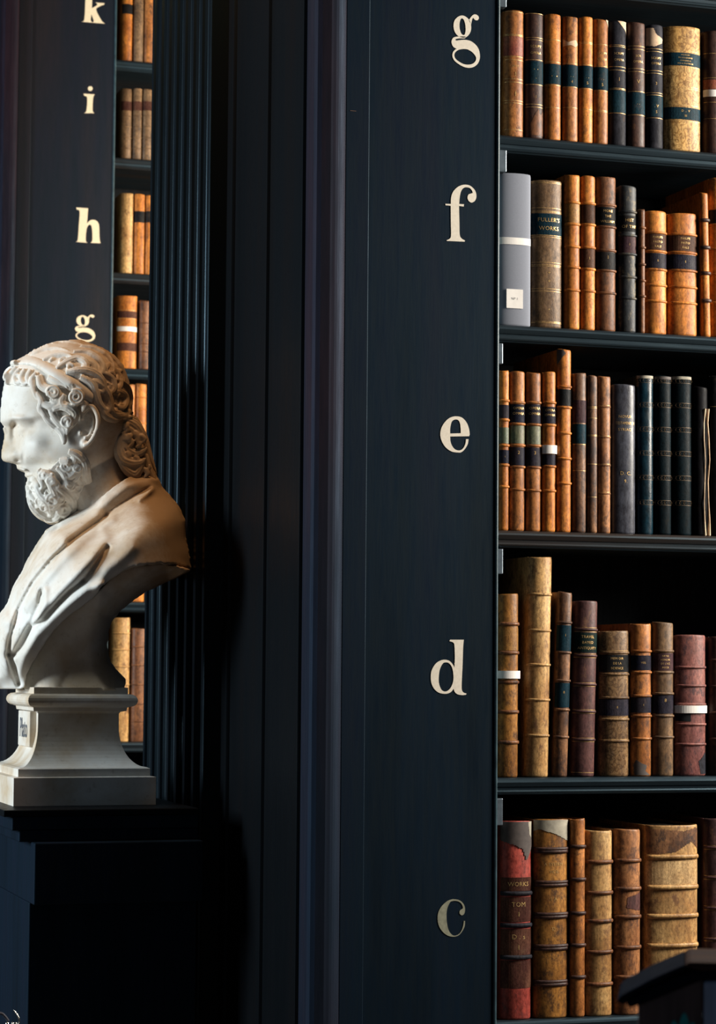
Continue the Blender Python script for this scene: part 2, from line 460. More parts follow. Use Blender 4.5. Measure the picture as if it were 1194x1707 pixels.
near_root, near_fin, _ = bookcase('large dark navy bookcase with cream letters g f e d c beside its open shelves', 0, [SHZ[k] for k in 'hgfedcbai'], True)
far_root, far_fin, _ = bookcase('dark bookcase farther back, behind the marble bust, lettered k i h g', YF-YN, list(SHF.values()), False)

# little steel shelf supports on the inside of the near upright
for (x0, x1, y0, y1) in ((838, 845, 246, 287), (833.5, 839, 572, 607), (833, 839, 915, 957), (833, 838.5, 1331, 1376), (839, 845, -40, 12)):
    a = atY(x0, y0, YN+.018); b = atY(x1, y1, YN+.018)
    mb = MB(a); mb.box(XPANEL_N, max(b.x, XPANEL_N+.006), a.y, a.y+.02, b.z, a.z)
    near_fin(mb, 'shelf_bracket', M['steel'], bevel=.0015)
# worn nicks in the dark paint of the face
mb = MB((XE_N, YN, 0))
for px, py, w, h_ in ((589, 184, 5, .8), ):
    a = atY(px-w, py, YN-.0065); b = atY(px+w, py+h_*2, YN-.0065)
    mb.box(a.x, b.x, YN-.0066, YN-.0058, b.z, a.z)
near_fin(mb, 'paint_nick', simple('bare_wood', (.12, .06, .035), .7))

# painted letters --------------------------------------------------
def letter(name, contours, s, ox, oy, Y, fin, mat, sx=1, sy=1, cx=0, cy=0, tx=0, ty=0):
    """contours: groups; each group = list of outlines (first outer, rest holes); a 3rd item marks a corner"""
    groups = contours; vs_all = []; fs_all = []
    for g in groups:
        cu = bpy.data.curves.new('tmp', 'CURVE'); cu.dimensions = '2D'; cu.fill_mode = 'BOTH'; cu.extrude = .0004
        for outl in g:
            pts = []
            for p in outl:
                pts.append(p[:2])
                if len(p) > 2: pts.append(p[:2])
            sm = []
            L_ = len(pts)
            for i in range(L_):
                a, b, c, d = [np.array(pts[j % L_], float) for j in (i-1, i, i+1, i+2)]
                if np.allclose(b, c): continue
                for k in range(5):
                    t = k/5
                    sm.append(.5*((2*b)+(-a+c)*t+(2*a-5*b+4*c-d)*t*t+(-a+3*b-3*c+d)*t**3))
            sp = cu.splines.new('POLY'); sp.points.add(len(sm)-1); sp.use_cyclic_u = True
            for i, p in enumerate(sm):
                q = ((p[0]-cx)*sx+cx+tx, (p[1]-cy)*sy+cy+ty)
                w = atY(ox+q[0]/s, oy+q[1]/s, Y)
                sp.points[i].co = (w.x, w.z, 0, 1)
        ob = bpy.data.objects.new('tmp', cu); col.objects.link(ob)
        dg = bpy.context.evaluated_depsgraph_get(); dg.update()
        me = bpy.data.meshes.new_from_object(ob.evaluated_get(dg))
        n = len(vs_all)
        vs_all += [(v.co.x, Y-.0004+v.co.z, v.co.y) for v in me.vertices]
        fs_all += [tuple(i+n for i in p.vertices) for p in me.polygons]
        bpy.data.objects.remove(ob); bpy.data.curves.remove(cu)
    c = Vector(vs_all[0]); mb = MB(c); mb.add(vs_all, fs_all)
    return fin(mb, name, mat)
C = 1
G_ = [[[(595, 222), (650, 238), (700, 285), (726, 350), (726, 430), (700, 490), (655, 530), (600, 535), (540, 510), (497, 455), (478, 380), (490, 300), (535, 245)],
       [(597, 262), (625, 285), (645, 350), (650, 430), (640, 485), (620, 500), (590, 480), (568, 420), (563, 350), (575, 285)]],
      [[(695, 290, C), (725, 245), (760, 212), (795, 207), (830, 230), (838, 262), (820, 288), (790, 288), (768, 268), (763, 256), (748, 266), (738, 300), (728, 350, C)]],
      [[(640, 568), (720, 585), (790, 635), (835, 700), (853, 780), (848, 850), (820, 910), (770, 950), (700, 966), (620, 950), (540, 905), (485, 855), (462, 800), (470, 745), (500, 708), (525, 695, C), (480, 672), (455, 630), (450, 585), (468, 545), (500, 527), (560, 520), (650, 522, C), (640, 545), (560, 547), (515, 555), (505, 568), (520, 578), (560, 573)],
       [(620, 697), (680, 705), (740, 740), (785, 790), (800, 830), (790, 870), (755, 905), (700, 920), (630, 915), (560, 880), (510, 840), (490, 795), (500, 750), (540, 715), (580, 702)]]]
F_ = [[[(378, 945, C), (430, 915), (443, 860), (440, 700), (438, 452, C), (365, 446, C), (362, 425, C), (440, 428, C), (445, 330), (475, 250), (540, 185), (620, 155), (700, 162), (760, 205), (795, 260), (803, 330), (780, 385), (735, 408), (695, 385), (677, 340), (690, 295), (725, 280), (752, 272, C), (740, 235), (705, 200), (655, 190), (615, 205), (585, 250), (568, 320), (558, 428, C), (628, 432, C), (622, 465, C), (556, 455, C), (562, 700), (566, 860), (590, 915), (642, 948, C), (635, 964, C), (385, 953, C)]]]
E_ = [[[(520, 205), (600, 225), (665, 295), (700, 390), (708, 465, C), (700, 488, C), (430, 492, C), (435, 560), (455, 620), (500, 675), (560, 690), (610, 665), (645, 600), (655, 530, C), (692, 530, C), (680, 600), (640, 670), (590, 715), (540, 720), (450, 705), (365, 645), (310, 555), (290, 460), (310, 360), (370, 270), (440, 220)],
       [(520, 250), (555, 270), (575, 330), (582, 446, C), (430, 450, C), (432, 370), (450, 290), (480, 258)]]]
D_ = [[[(505, 160, C), (515, 140, C), (710, 140, C), (700, 250), (692, 500), (680, 750), (682, 850), (705, 890), (748, 905, C), (740, 922, C), (690, 928), (620, 915), (580, 880), (565, 835, C), (530, 880), (480, 905), (420, 908), (350, 890), (290, 840), (250, 760), (240, 660), (255, 570), (310, 480), (380, 435), (450, 425), (510, 445), (555, 495), (577, 540, C), (582, 400), (578, 250), (565, 185)],
       [(455, 462), (500, 475), (540, 530), (560, 620), (560, 720), (530, 810), (480, 865), (430, 875), (385, 840), (355, 750), (355, 650), (370, 560), (410, 480)]]]
C_ = [[[(490, 162), (560, 175), (610, 215), (638, 270), (640, 335), (625, 375), (595, 390), (565, 365), (568, 325), (600, 300), (612, 285), (600, 240), (560, 200), (500, 185), (440, 195), (410, 240), (388, 300), (378, 380), (385, 500), (405, 590), (440, 650), (490, 680), (550, 660), (590, 610), (615, 540), (625, 470, C), (642, 470, C), (635, 550), (600, 620), (550, 675), (480, 695), (400, 680), (330, 630), (275, 550), (252, 450), (262, 350), (310, 260), (380, 195), (440, 167)]]]
H_ = [[[(422, 152, C), (487, 157, C), (481, 240, C), (502, 222), (530, 224), (547, 250), (550, 320), (555, 350, C), (500, 348, C), (510, 335), (510, 285), (504, 252), (490, 250), (478, 275), (474, 335), (485, 348, C), (418, 342, C), (430, 330), (436, 250), (440, 175), (424, 164, C)]]]
I_ = [[[(462, 518, C), (524, 522, C), (515, 542), (512, 610), (522, 626, C), (466, 626, C), (478, 610), (482, 542), (466, 530, C)]],
      [[(499+13*math.cos(a), 490+13*math.sin(a)) for a in [k*math.pi/5 for k in range(10)]]]]
K_ = [[[(455, -80, C), (512, -80, C), (508, 46, C), (538, 27), (528, 14, C), (578, 18, C), (575, 26, C), (550, 36), (532, 55), (560, 112), (580, 131, C), (510, 126, C), (518, 115), (505, 78, C), (502, 112), (512, 126, C), (450, 120, C), (466, 106), (472, 0), (472, -60)]]]
letter('painted_letter', G_, 8.53, 700, 0, YN, near_fin, M['paint'])['label'] = 'cream letter g'
letter('painted_letter', F_, 8.53, 700, 290, YN, near_fin, M['paint'])['label'] = 'cream letter f'
letter('painted_letter', E_, 8.53, 700, 670, YN, near_fin, M['paint'])['label'] = 'cream letter e'
letter('painted_letter', D_, 8.53, 690, 1050, YN, near_fin, M['paint'])['label'] = 'cream letter d'
letter('painted_letter', C_, 8.53, 700, 1480, YN, near_fin, M['paintshade'])['label'] = 'cream letter c darkened by painted shade'
letter('painted_letter', K_, 3.3167, 0, 0, YF, far_fin, M['paintw'])['label'] = 'cream letter k'
letter('painted_letter', I_, 3.3167, 0, 0, YF, far_fin, M['paintw'])['label'] = 'cream letter i'
letter('painted_letter', H_, 3.3167, 0, 300, YF, far_fin, M['paintw'])['label'] = 'cream letter h'
ks = 3.3167/8.53
sxx = 111/(853-450)/ks; syy = 152/(966-207)/ks
letter('painted_letter', [[[((p[0]-450)*111/403+415, (p[1]-207)*150/759+745)+tuple(p[2:]) for p in o] for o in g] for g in G_], 3.3167, 0, 300, YF, far_fin, M['paintw'])['label'] = 'cream letter g'

# ------------------------------------------------------------------ books
def spine_pt(w, b, phi, off=0):
    x = (w/2)*math.sin(phi); y = b*(1-math.cos(phi))
    nx, ny = math.sin(phi)/(w/2), -math.cos(phi)/max(b, 1e-4)
    l = math.hypot(nx, ny); return (x+off*nx/l, y+off*ny/l)
def arc_sweep(w, b, prof, pm=82, n=18, fade=False):
    """closed band following the spine: prof = closed (offset,z) outline"""
    vs = []; fs = []; k = len(prof)
    for i in range(n+1):
        ph = math.radians(-pm+2*pm*i/n)
        k_ = min(1, (92-abs(-pm+2*pm*i/n))/26) if fade else 1
        for off, z in prof:
            x, y = spine_pt(w, b, ph, off*k_ if off > 0 else off); vs.append((x, y, z))
    for i in range(n):
        for j in range(k):
            a = i*k+j; c = i*k+(j+1) % k
            fs.append((a, c, c+k, a+k))
    fs.append(tuple(range(k))[::-1]); fs.append(tuple(range(n*k, n*k+k)))
    return vs, fs
def text_mesh(body, size, w, b, zc, off, mat, name, parent, maxw=None):
    cu = bpy.data.curves.new('t', 'FONT'); cu.body = body; cu.size = size; cu.align_x = 'CENTER'; cu.align_y = 'CENTER'
    cu.resolution_u = 2; cu.space_line = 1.0; cu.space_character = 1.08
    ob = bpy.data.objects.new('t', cu); col.objects.link(ob)
    dg = bpy.context.evaluated_depsgraph_get(); dg.update()
    me = bpy.data.meshes.new_from_object(ob.evaluated_get(dg))
    bm = bmesh.new(); bm.from_mesh(me)
    bmesh.ops.triangulate(bm, faces=bm.faces)
    xs = [v.co.x for v in bm.verts] or [0]
    ww = max(xs)-min(xs); sx = 1.0
    lim = maxw or w*.78
    if ww > lim: sx = lim/ww
    vs = []
    for v in bm.verts:
        ph = max(-1.35, min(1.35, math.asin(max(-.97, min(.97, v.co.x*sx/(w/2))))))
        x, y = spine_pt(w, b, ph, off); vs.append((x, y, zc+v.co.y))
    bm.verts.index_update()
    fs = [tuple(q.index for q in f.verts) for f in bm.faces]
    bm.free(); bpy.data.objects.remove(ob); bpy.data.curves.remove(cu); bpy.data.meshes.remove(me)
    return mesh_obj(name, vs, fs, mat, parent)

RNG = random.Random(7)
def book(crop, x0, x1, yt, yb, row, leather, label, group, Yp, dY=0, bands=(), rules=(), labels=(), paper=None, texts=(), bw=.0033,
         bandmat=None, lean=0, flat=None, far=False, depth=None, torn=None, name='book', square=False, cap=True):
    s, ox, oy = crop
    px0, px1 = ox+x0/s, ox+x1/s
    pyt = oy+yt/s; pyb = oy+yb/s
    zb = (SHF if Yp > 5 else SHZ)[row]+.0003
    pm_y = (pyt+pyb)/2
    xa = atY(px0, pm_y, Yp).x; xb = atY(px1, pm_y, Yp).x
    w = (xb-xa)-.0012
    xc = (xa+xb)/2
    pxc = (px0+px1)/2
    zt = atY(pxc, pyt, Yp).z
    h = zt-zb
    def Z(y): return atY(pxc, oy+y/s, Yp).z-zb
    b = flat if flat is not None else min(.34*w, .017)
    dp = depth or min(.24, max(.13, h*.66))
    root = empty(name, (xc, Yp, zb)); tag(root, label, 'book', group)
    if lean:
        root.rotation_euler = (0, math.atan(lean), 0)
        root.location.x -= math.sin(math.atan(lean))*h/2
        root.location.z += abs(math.sin(math.atan(lean)))*w/2
    # spine with slightly drawn-in caps
    n = 20; vs = []; fs = []
    zl = [(0, -.0022), (.0012, -.0006), (.004, .0), (h*.5, 0), (h-.0045, .0), (h-.0028, -.0003), (h-.0008, -.0006), (h, -.0020)]
    for z, off in zl:
        for i in range(n+1):
            ph = math.radians(-90+180*i/n); x, y = spine_pt(w, b, ph, off)
            vs.append((x, y, z+(0 if z < h*.9 else .0012*math.sin(3.1*i/n+xc*90))))
    for z, off in reversed(zl):
        for i in range(n+1):
            ph = math.radians(-90+180*i/n); x, y = spine_pt(w-.005, b, ph, 0)
            vs.append((x, y+.0035, min(z, h-.001)))
    R_ = n+1; K = 2*len(zl)
    for k in range(K):
        k2 = (k+1) % K
        for i in range(n):
            fs.append((k*R_+i, k*R_+i+1, k2*R_+i+1, k2*R_+i))
    lm = M['boxcloth'] if leather == 'greycloth' else lea(leather)
    sp = mesh_obj('spine', vs, fs, lm, root, True)
    bm = bmesh.new(); bm.from_mesh(sp.data); bmesh.ops.recalc_face_normals(bm, faces=bm.faces); bm.to_mesh(sp.data); bm.free()
    if cap:
        for sd in (-1, 1):
            mb = MB(); xo = sd*(w/2-.0012); mb.box(xo-.0012, xo+.0012, b+.0005, dp, 0, h-.0005)
            mb.build('board', lm, root, bevel=.0006)
        mb = MB(); mb.box(-w/2+.003, w/2-.003, b+.004, dp-.003, .002, h-.005); mb.build('page_block', M['pages'], root)
    for y in bands:
        z = Z(y); q = bw*(.8 if h < .2 else 1)
        v, f = arc_sweep(w, b, [(-.0006, z-q*.75), (q*.55, z-q*.62), (q*.72, z-q*.15), (q*.72, z+q*.2), (q*.5, z+q*.6), (-.0006, z+q*.75)], 86, 22, True)
        o = mesh_obj('raised_band', v, f, bandmat or lm, root, True)
    for y in rules:
        z = Z(y); v, f = arc_sweep(w, b, [(0, z-.00042), (.00028, z-.00042), (.00028, z+.00042), (0, z+.00042)], 80)
        mesh_obj('gilt_rule', v, f, M['giltline'], root)
    for lb in labels:
        z1, z0 = Z(lb[0]), Z(lb[1]); off = .0005
        v, f = arc_sweep(w, b, [(0, z0), (off, z0), (off, z1), (0, z1)], 84)
        lo = mesh_obj('title_label', v, f, labmat(lb[2]), root)
        if len(lb) > 3 and lb[3]:
            lines = lb[3].split('\n'); hh = (z1-z0)/(len(lines)+.5)
            for i, t in enumerate(lines):
                text_mesh(t, hh*.66, w, b, z1-hh*(i+.75), off+.0003, M['gilt'], 'lettering', lo)
    for t in texts:   # y, crop height, string, (material)
        hgt = t[1]/s/F*Yp
        text_mesh(t[2], hgt*1.35, w, b, Z(t[0]), .0004, t[3] if len(t) > 3 else M['gilt'], 'lettering', sp, maxw=t[4] if len(t) > 4 else None)
    if paper:
        z1, z0 = Z(paper[0]), Z(paper[1])
        v, f = arc_sweep(w, b, [(.0004, z0), (bw+.0004, z0), (bw+.0006, z1), (.0004, z1)] if bands else [(0, z0), (.0009, z0), (.0009, z1), (0, z1)], 86, 20, True)
        mesh_obj('paper_band', v, f, M['paper'], root)['label'] = 'white paper band'
    if torn:
        # torn patch: outline in (phi deg, z) with its own leather
        for (pts, mk, off) in torn:
            mb = MB(); P = [(math.radians(p), Z(y)) for p, y in pts]
            # ear-fill through a dense grid clipped to the outline
            lo_p = min(p for p, z in P); hi_p = max(p for p, z in P); lo_z = min(z for p, z in P); hi_z = max(z for p, z in P)
            nx, nz = 34, 40
            def inside(p, z):
                c = False; j = len(P)-1
                for i in range(len(P)):
                    if (P[i][1] > z) != (P[j][1] > z) and p < (P[j][0]-P[i][0])*(z-P[i][1])/(P[j][1]-P[i][1]+1e-12)+P[i][0]: c = not c
                    j = i
                return c
            for i in range(nx):
                for j in range(nz):
                    p0 = lo_p+(hi_p-lo_p)*i/nx; p1 = lo_p+(hi_p-lo_p)*(i+1)/nx
                    q0 = lo_z+(hi_z-lo_z)*j/nz; q1 = lo_z+(hi_z-lo_z)*(j+1)/nz
                    if inside((p0+p1)/2, (q0+q1)/2):
                        jit = lambda p, q: (p+.02*(mnoise.noise(Vector((p*9, q*300, xc*50)))+.6*mnoise.noise(Vector((p*30, q*1200, xc*50)))), q)
                        vv = []
                        for (pp, qq) in ((p0, q0), (p1, q0), (p1, q1), (p0, q1)):
                            a_, c_ = jit(pp, qq); x, y = spine_pt(w, b, a_, off); vv.append((x, y, c_))
                        for (pp, qq) in ((p0, q0), (p1, q0), (p1, q1), (p0, q1)):
                            a_, c_ = jit(pp, qq); x, y = spine_pt(w, b, a_, -.0003); vv.append((x, y, c_))
                        mb.add(vv, [(0, 1, 2, 3), (7, 6, 5, 4), (0, 4, 5, 1), (1, 5, 6, 2), (2, 6, 7, 3), (3, 7, 4, 0)])
            if mb.v: mb.build('torn_patch', mk, root)
    return root
PE_ = M['paper']
TORN = simple('torn_light_leather', (.60, .42, .27), .8, 0, 120, .25)
GREYVEL = simple('grey_vellum', (.30, .27, .21), .8, 0, 60, .35)
DKFLAP = simple('dark_torn_flap', (.06, .045, .04), .7, 0, 90, .3)
PY = YN+.022
A = (3.193, 820, 0); B = (3.193, 820, 270); Cc = (3.193, 820, 570); Dd = (3.193, 820, 900); Ee = (3.193, 820, 1300)
gA = 'books on the near shelf beside the letter g'
def rowA(*a, **k): return book(A, *a, group=gA, Yp=PY, **k)
rowA(72, 182, 55, 715, 'g', 'tan', 'worn tan leather book with a reddish top label, leftmost on the shelf beside letter g', rules=(62, 183, 189, 300, 318, 420, 437, 535, 548, 690), labels=((194, 296, 'red'),), texts=((395, 26, '1'), (500, 30, '1'), (352, 12, 'EPIST')))
rowA(186, 286, 66, 727, 'g', 'dkbrown', 'dark brown book with a teal label and bare reddish patch near its foot', rules=(72, 200, 212, 318, 450, 555, 570), labels=((325, 445, 'teal', '. .\n.'),), texts=((247, 15, 'SCRIPT'), (282, 15, 'OPERA'), (515, 18, '1')),
     torn=[([(-30, 720), (-35, 660), (0, 600), (15, 580), (30, 610), (48, 600), (70, 580), (80, 660), (75, 720)], lea('brown'), .0004)])
rowA(289, 379, 76, 733, 'g', 'orange', 'bright orange book with teal label, third from left beside letter g', bands=(), rules=(212, 330, 452, 572), labels=((340, 447, 'teal', '. .'),))
rowA(386, 469, 84, 742, 'g', 'tan', 'tan brown book with torn strip above its teal label, fourth from left beside letter g', rules=(338, 462, 572), labels=((345, 460, 'teal', ' \n. .\n4'),), torn=[([(-80, 248), (-80, 205), (-30, 225), (30, 210), (60, 232), (30, 250), (-10, 240)], TORN, .0005)])
rowA(471, 548, 90, 747, 'g', 'orange', 'slim orange book with teal label, fifth from left beside letter g', rules=(225, 232, 345, 472, 582), labels=((350, 468, 'teal', ' \n. .\n5'),))
rowA(550, 629, 100, 752, 'g', 'tan', 'orange brown book with frayed corner and faded title, sixth from left beside letter g', rules=(237, 353, 482, 588, 594), labels=((358, 478, 'teal', ' \n. .\n5'),), texts=((285, 14, 'SCRIPT'), (315, 14, 'OPERA')), torn=[([(30, 103), (85, 103), (85, 170), (60, 135)], TORN, .0005)])
rowA(632, 727, 110, 765, 'g', 'slate', 'dark slate book with pale torn triangle at its top right corner', rules=(240, 248, 355, 373, 470, 476, 602), labels=((482, 598, 'teal'),), texts=((285, 14, 'SCRIPT'), (318, 14, 'OPERA'), (422, 22, '1')), torn=[([(-10, 112), (83, 112), (84, 200), (60, 165), (20, 140)], TORN, .0006)])
rowA(733, 829, 115, 772, 'g', 'dkbrown', 'purple brown book, directly left of the dark book with cream torn patch', rules=(245, 262, 365, 381, 487, 612), labels=((492, 606, 'teal', ' \n. .\n '),), texts=((298, 14, 'SCR'), (328, 14, 'OPERA'), (435, 24, 'V')))
rowA(830, 924, 133, 780, 'g', 'slate', 'dark book with cream torn patch near its top and low teal label', rules=(260, 274, 376, 390, 494, 506, 628), labels=((510, 620, 'teal', ' \n. V\n5'),), texts=((310, 14, 'SCRIPT'), (338, 14, 'OPERA'), (445, 18, '3')),
     torn=[([(-80, 150), (-20, 150), (0, 185), (55, 205), (45, 225), (-10, 248), (-80, 242)], TORN, .0006)])
rowA(934, 1130, 140, 796, 'g', 'vellum', 'thick golden vellum book with two dark teal labels', rules=(272, 355, 463, 472, 560, 643), labels=((282, 350, 'teal', 'ACCOUNT\nDE GEOGRAPHIE\nUNIVERSELLE\nXVII & XVIII SIECLE'), (572, 636, 'teal', 'D  .  V\nIII')))
rowA(1142, 1262, 162, 800, 'g', 'dkbrown', 'dark brown book with white paper band, right of the thick golden book', rules=(285, 415, 545, 632), paper=(478, 515), labels=((425, 475, 'red'),))

gB = 'books on the near shelf beside the letter f'
def rowB(*a, **k): return book(B, *a, group=gB, Yp=PY, **k)
bx = rowB(46, 216, 62, 860, 'f', 'greycloth', 'plain grey cloth box file with white band and square white sticker', flat=.008, paper=(403, 440), cap=True, name='archive_box')
bx['category'] = 'box'; 
mbw = MB(); 
a_ = atY(820+78/3.193, 270+675/3.193, PY); c_ = atY(820+165/3.193, 270+782/3.193, PY)
st = MB(); st.box(a_.x-bx.location.x, c_.x-bx.location.x, -.0012, -.0002, c_.z-bx.location.z, a_.z-bx.location.z)
stk = st.build('sticker', M['paper'], bx); stk['label'] = 'square white sticker'
tx = text_mesh('NP 1', .006, .2, .0001, (a_.z+c_.z)/2-bx.location.z, .0016, M['ink'], 'lettering', stk)
tx.location.x = (a_.x+c_.x)/2-bx.location.x
rowB(220, 393, 97, 868, 'f', 'olive', 'wide grey brown book with two-line black title label, beside the grey box', rules=(105, 112, 245, 262, 268, 390, 400, 535, 548, 555, 675, 688, 850, 856), labels=((275, 388, 'teal', "FULLER'S\nWORKS"),), texts=((590, 24, '+'), (635, 24, '+'), (785, 18, '+')))
rowB(396, 479, 65, 875, 'f', 'orange', 'slim orange book with pale brown label, right of the wide grey brown book', bands=(215, 330, 450, 560, 682), labels=((222, 324, 'gold'),))
rowB(482, 560, 75, 880, 'f', 'orange', 'slim orange book with a dark lower label, third right of the grey box', bands=(220, 333, 455, 570, 687), labels=((228, 328, 'brown'), (462, 565, 'brown', '\n1\n')))
rowB(564, 674, 75, 885, 'f', 'brown', 'brown book with two dark labels, left of the narrow black and cream mottled book', bands=(228, 345, 470, 578, 697), labels=((240, 338, 'black', 'MORE\nTHE\nWILLIAM'), (480, 573, 'black', '1\n')))
rowB(686, 783, 127, 890, 'f', 'marbled', 'black and cream mottled book with a small purple label', bands=(265, 390, 490, 612, 725), labels=((395, 485, 'purple', '\n1\n'), (285, 370, 'black', 'HIST\nOF THE')))
rowB(787, 821, 248, 892, 'f', 'brown', 'very thin reddish brown book, narrowest on the shelf beside letter f', bands=(350, 455, 545, 632, 715))
rowB(824, 946, 262, 905, 'f', 'orange', 'short orange book with two dark labels, left one of the short pair', bands=(375, 475, 572, 655, 740), labels=((382, 468, 'brown', 'PHILIPS\nPASTO\nRALS'), (485, 565, 'navy', '\nE\n')))
rowB(951, 1112, 272, 912, 'f', 'orange', 'short thick orange book with two dark labels, right one of the short pair', bands=(385, 482, 578, 665, 750), labels=((390, 474, 'brown', 'PHILIPS\nPASTO\nRALS'), (493, 570, 'navy', '\nE\n')))
rowB(1119, 1165, 162, 915, 'f', 'orange', 'thin tall orange book with dark raised bands, right of the short orange pair', bands=(310, 455, 592, 738), bandmat=lea('dkbrown'), bw=.005, lean=-.02)
rowB(1172, 1290, 85, 920, 'f', 'orange', 'tall orange book with dark label at the right edge of the picture beside letter f', bands=(335, 465, 600, 750), labels=((255, 330, 'black'),))

gC = 'books on the near shelf beside the letter e'
def rowC(*a, **k): return book(Cc, *a, group=gC, Yp=PY, **k)
rowC(44, 97, 150, 997, 'e', 'orange', 'orange book half hidden by the panel edge, leftmost beside letter e', bands=(312, 415, 550, 655, 770), labels=((335, 405, 'navy'), (455, 540, 'green'), (575, 645, 'navy', '\n1\n')))
rowC(103, 185, 158, 997, 'e', 'tan', 'orange brown book with green middle label, second from left beside letter e', bands=(322, 436, 550, 665, 785), labels=((332, 430, 'navy', 'OPERA\nOMNIA\n'), (445, 540, 'green'), (560, 657, 'navy', '2\n')))
rowC(191, 270, 160, 997, 'e', 'tan', 'orange brown book with green middle label, third from left beside letter e', bands=(322, 440, 552, 668, 790), labels=((332, 433, 'navy', 'OPERA\nOMNIA\n'), (448, 545, 'green'), (562, 660, 'navy', '3\n')))
rowC(277, 348, 160, 997, 'e', 'orange', 'orange book with white paper band, beside the tall orange book', bands=(322, 442, 662, 792), labels=((345, 434, 'navy', 'OPERA\nOMNIA\n'), (598, 655, 'navy')), paper=(550, 595))
rowC(355, 431, 38, 997, 'e', 'orange', 'tallest orange book on the shelf beside letter e, with one dark label', bands=(238, 348, 485, 620, 752), labels=((252, 340, 'black'),), torn=[([(-88, 40), (-20, 40), (0, 60), (-60, 110), (-88, 120)], DKFLAP, .0005)])
rowC(438, 512, 165, 997, 'e', 'mottle', 'dark mottled book with a blue label, right of the tallest orange book', rules=(545, 685), labels=((310, 430, 'purple'), (437, 540, 'teal')))
rowC(514, 569, 180, 993, 'e', 'mottle', 'slim brown speckled book between the blue labelled book and a tan speckled one', rules=(345, 352, 405, 495, 500, 650, 825))
rowC(572, 641, 180, 997, 'e', 'speck', 'tan speckled book without labels, left of the smooth grey book', rules=(338, 500, 650, 800), bands=(345, 507, 657, 807), bw=.0018)
rowC(650, 778, 228, 1000, 'e', 'greyblue', 'smooth slate grey book with three lines of gold title', flat=.012, texts=((398, 17, 'NOVUM'), (433, 17, 'TESTAMENTUM', M['gilt'], .036), (467, 17, 'SYRIACE'), (700, 22, 'D. C.'), (742, 20, '9.')))
orn = [195, 203, 212, 335, 345, 462, 472, 588, 598, 718, 728, 855, 862]
def ornate(x0, x1, yt, yb, key, lab, gm):
    o = rowC(x0, x1, yt, yb, 'e', key, lab, torn=[([(-85, yt+4), (85, yt+4), (85, yt+18), (-85, yt+20)], gm, .0005)])
    h = 0
    s, ox, oy = Cc
    pxc = ox+(x0+x1)/2/s
    w = (atY(ox+x1/s, 853, PY).x-atY(ox+x0/s, 853, PY).x)-.0012; b = min(.34*w, .017)
    for yy in (205, 335, 465, 592, 722, 855):
        mb = MB()
        z = atY(pxc, oy+(yy+(x0-780)*.02)/s, PY).z-SHZ['e']
        for dz in (-.0042, .0042):
            v, f = arc_sweep(w, b, [(0, z+dz-.0002), (.0003, z+dz-.0002), (.0003, z+dz+.0002), (0, z+dz+.0002)], 80); mb.add(v, f)
        for k in range(7):
            ph = math.radians(-66+22*k)
            x, y = spine_pt(w, b, ph, .0002)
            mb.tube([(x+.0017*math.cos(t), y, z+.0028*math.sin(t)) for t in [q*math.pi/4 for q in range(9)]], .00025, 4)
        mb.build('gilt_ornament', M['dullgilt'], o)
    return o
ornate(783, 871, 175, 1003, 'teal', 'glossy dark teal book with gilt ornament, left of the dark ornate trio', GREYVEL)
ornate(877, 968, 180, 1005, 'dkteal', 'near black teal book, middle of the dark ornate trio', DKFLAP)
ornate(971, 1078, 180, 1007, 'dkteal', 'near black teal book with frayed pale head, right of the dark ornate trio', GREYVEL)
# battered black book with peeling cream spine edges
o = rowC(1084, 1160, 238, 1010, 'e', 'black', 'battered black book with peeling cream spine edges')
mb = MB(); zz = [0, .03, .06, .1, .14, .18, .21, .236]
for sd, xx in ((-1, .004), (1, .0125)):
    mb.tube([(xx+sd*.0016*math.sin(z*47+sd), -.0006+.0016*math.cos(z*60), z+.001) for z in zz], [.0030, .0016, .0010, .0013, .0010, .0014, .0016, .0024], 6)
mb.tube([(.004, .001, .236), (-.006, .003, .232), (-.011, .006, .230)], .0012, 6)
mb.build('peeling_edge', TORN, o)['label'] = 'torn cream leather edges'
rowC(1170, 1290, 180, 1003, 'e', 'black', 'black book with small gold lettering at the right edge beside letter e', flat=.01, rules=(345,), texts=((405, 15, "H'Y'"), (440, 15, 'ADLA'), (478, 15, 'REAR'), (603, 16, '5  6'), (650, 24, '145.')))

gD = 'books on the near shelf beside the letter d'
def rowD(*a, **k): return book(Dd, *a, group=gD, Yp=PY, **k)
rowD(42, 153, 287, 1262, 'd', 'golden', 'golden brown book with white paper band, leftmost beside letter d', bands=(447, 600, 757, 915, 1077), bandmat=lea('brown'), labels=((470, 588, 'gold'),), paper=(697, 738), bw=.0045)
rowD(197, 326, 90, 1264, 'd', 'cream', 'tall pale tan book, tallest on the shelf beside letter d', bands=(290, 482, 665, 852, 1042), lean=.016)
rowD(346, 425, 278, 1260, 'd', 'mottle', 'narrow dark brown book with two teal labels', bands=(440, 600, 750, 905, 1050), labels=((455, 592, 'teal', '\n1\n\n'), (762, 892, 'teal', '\n8\n\n')), lean=.028)
rowD(444, 570, 328, 1258, 'd', 'purple', 'purple brown book with gilt lined bands and black green title label', bands=(478, 617, 770, 915, 1065), rules=(468, 474, 490, 608, 627, 762, 780, 906, 924, 1056, 1075, 1240), labels=((495, 600, 'bgreen', 'TRAVEL\nBAYED\nANTIQUITY'),), lean=.022)
rowD(588, 748, 485, 1258, 'd', 'floral', 'short wide olive tan book with floral tooling and a navy label', bands=(600, 715, 840, 955, 1070), rules=(590, 722, 945, 1062), labels=((612, 703, 'black', 'MEM OIR\nDE LA\nSCIENCE'), (847, 935, 'navy', '\n8\n')))
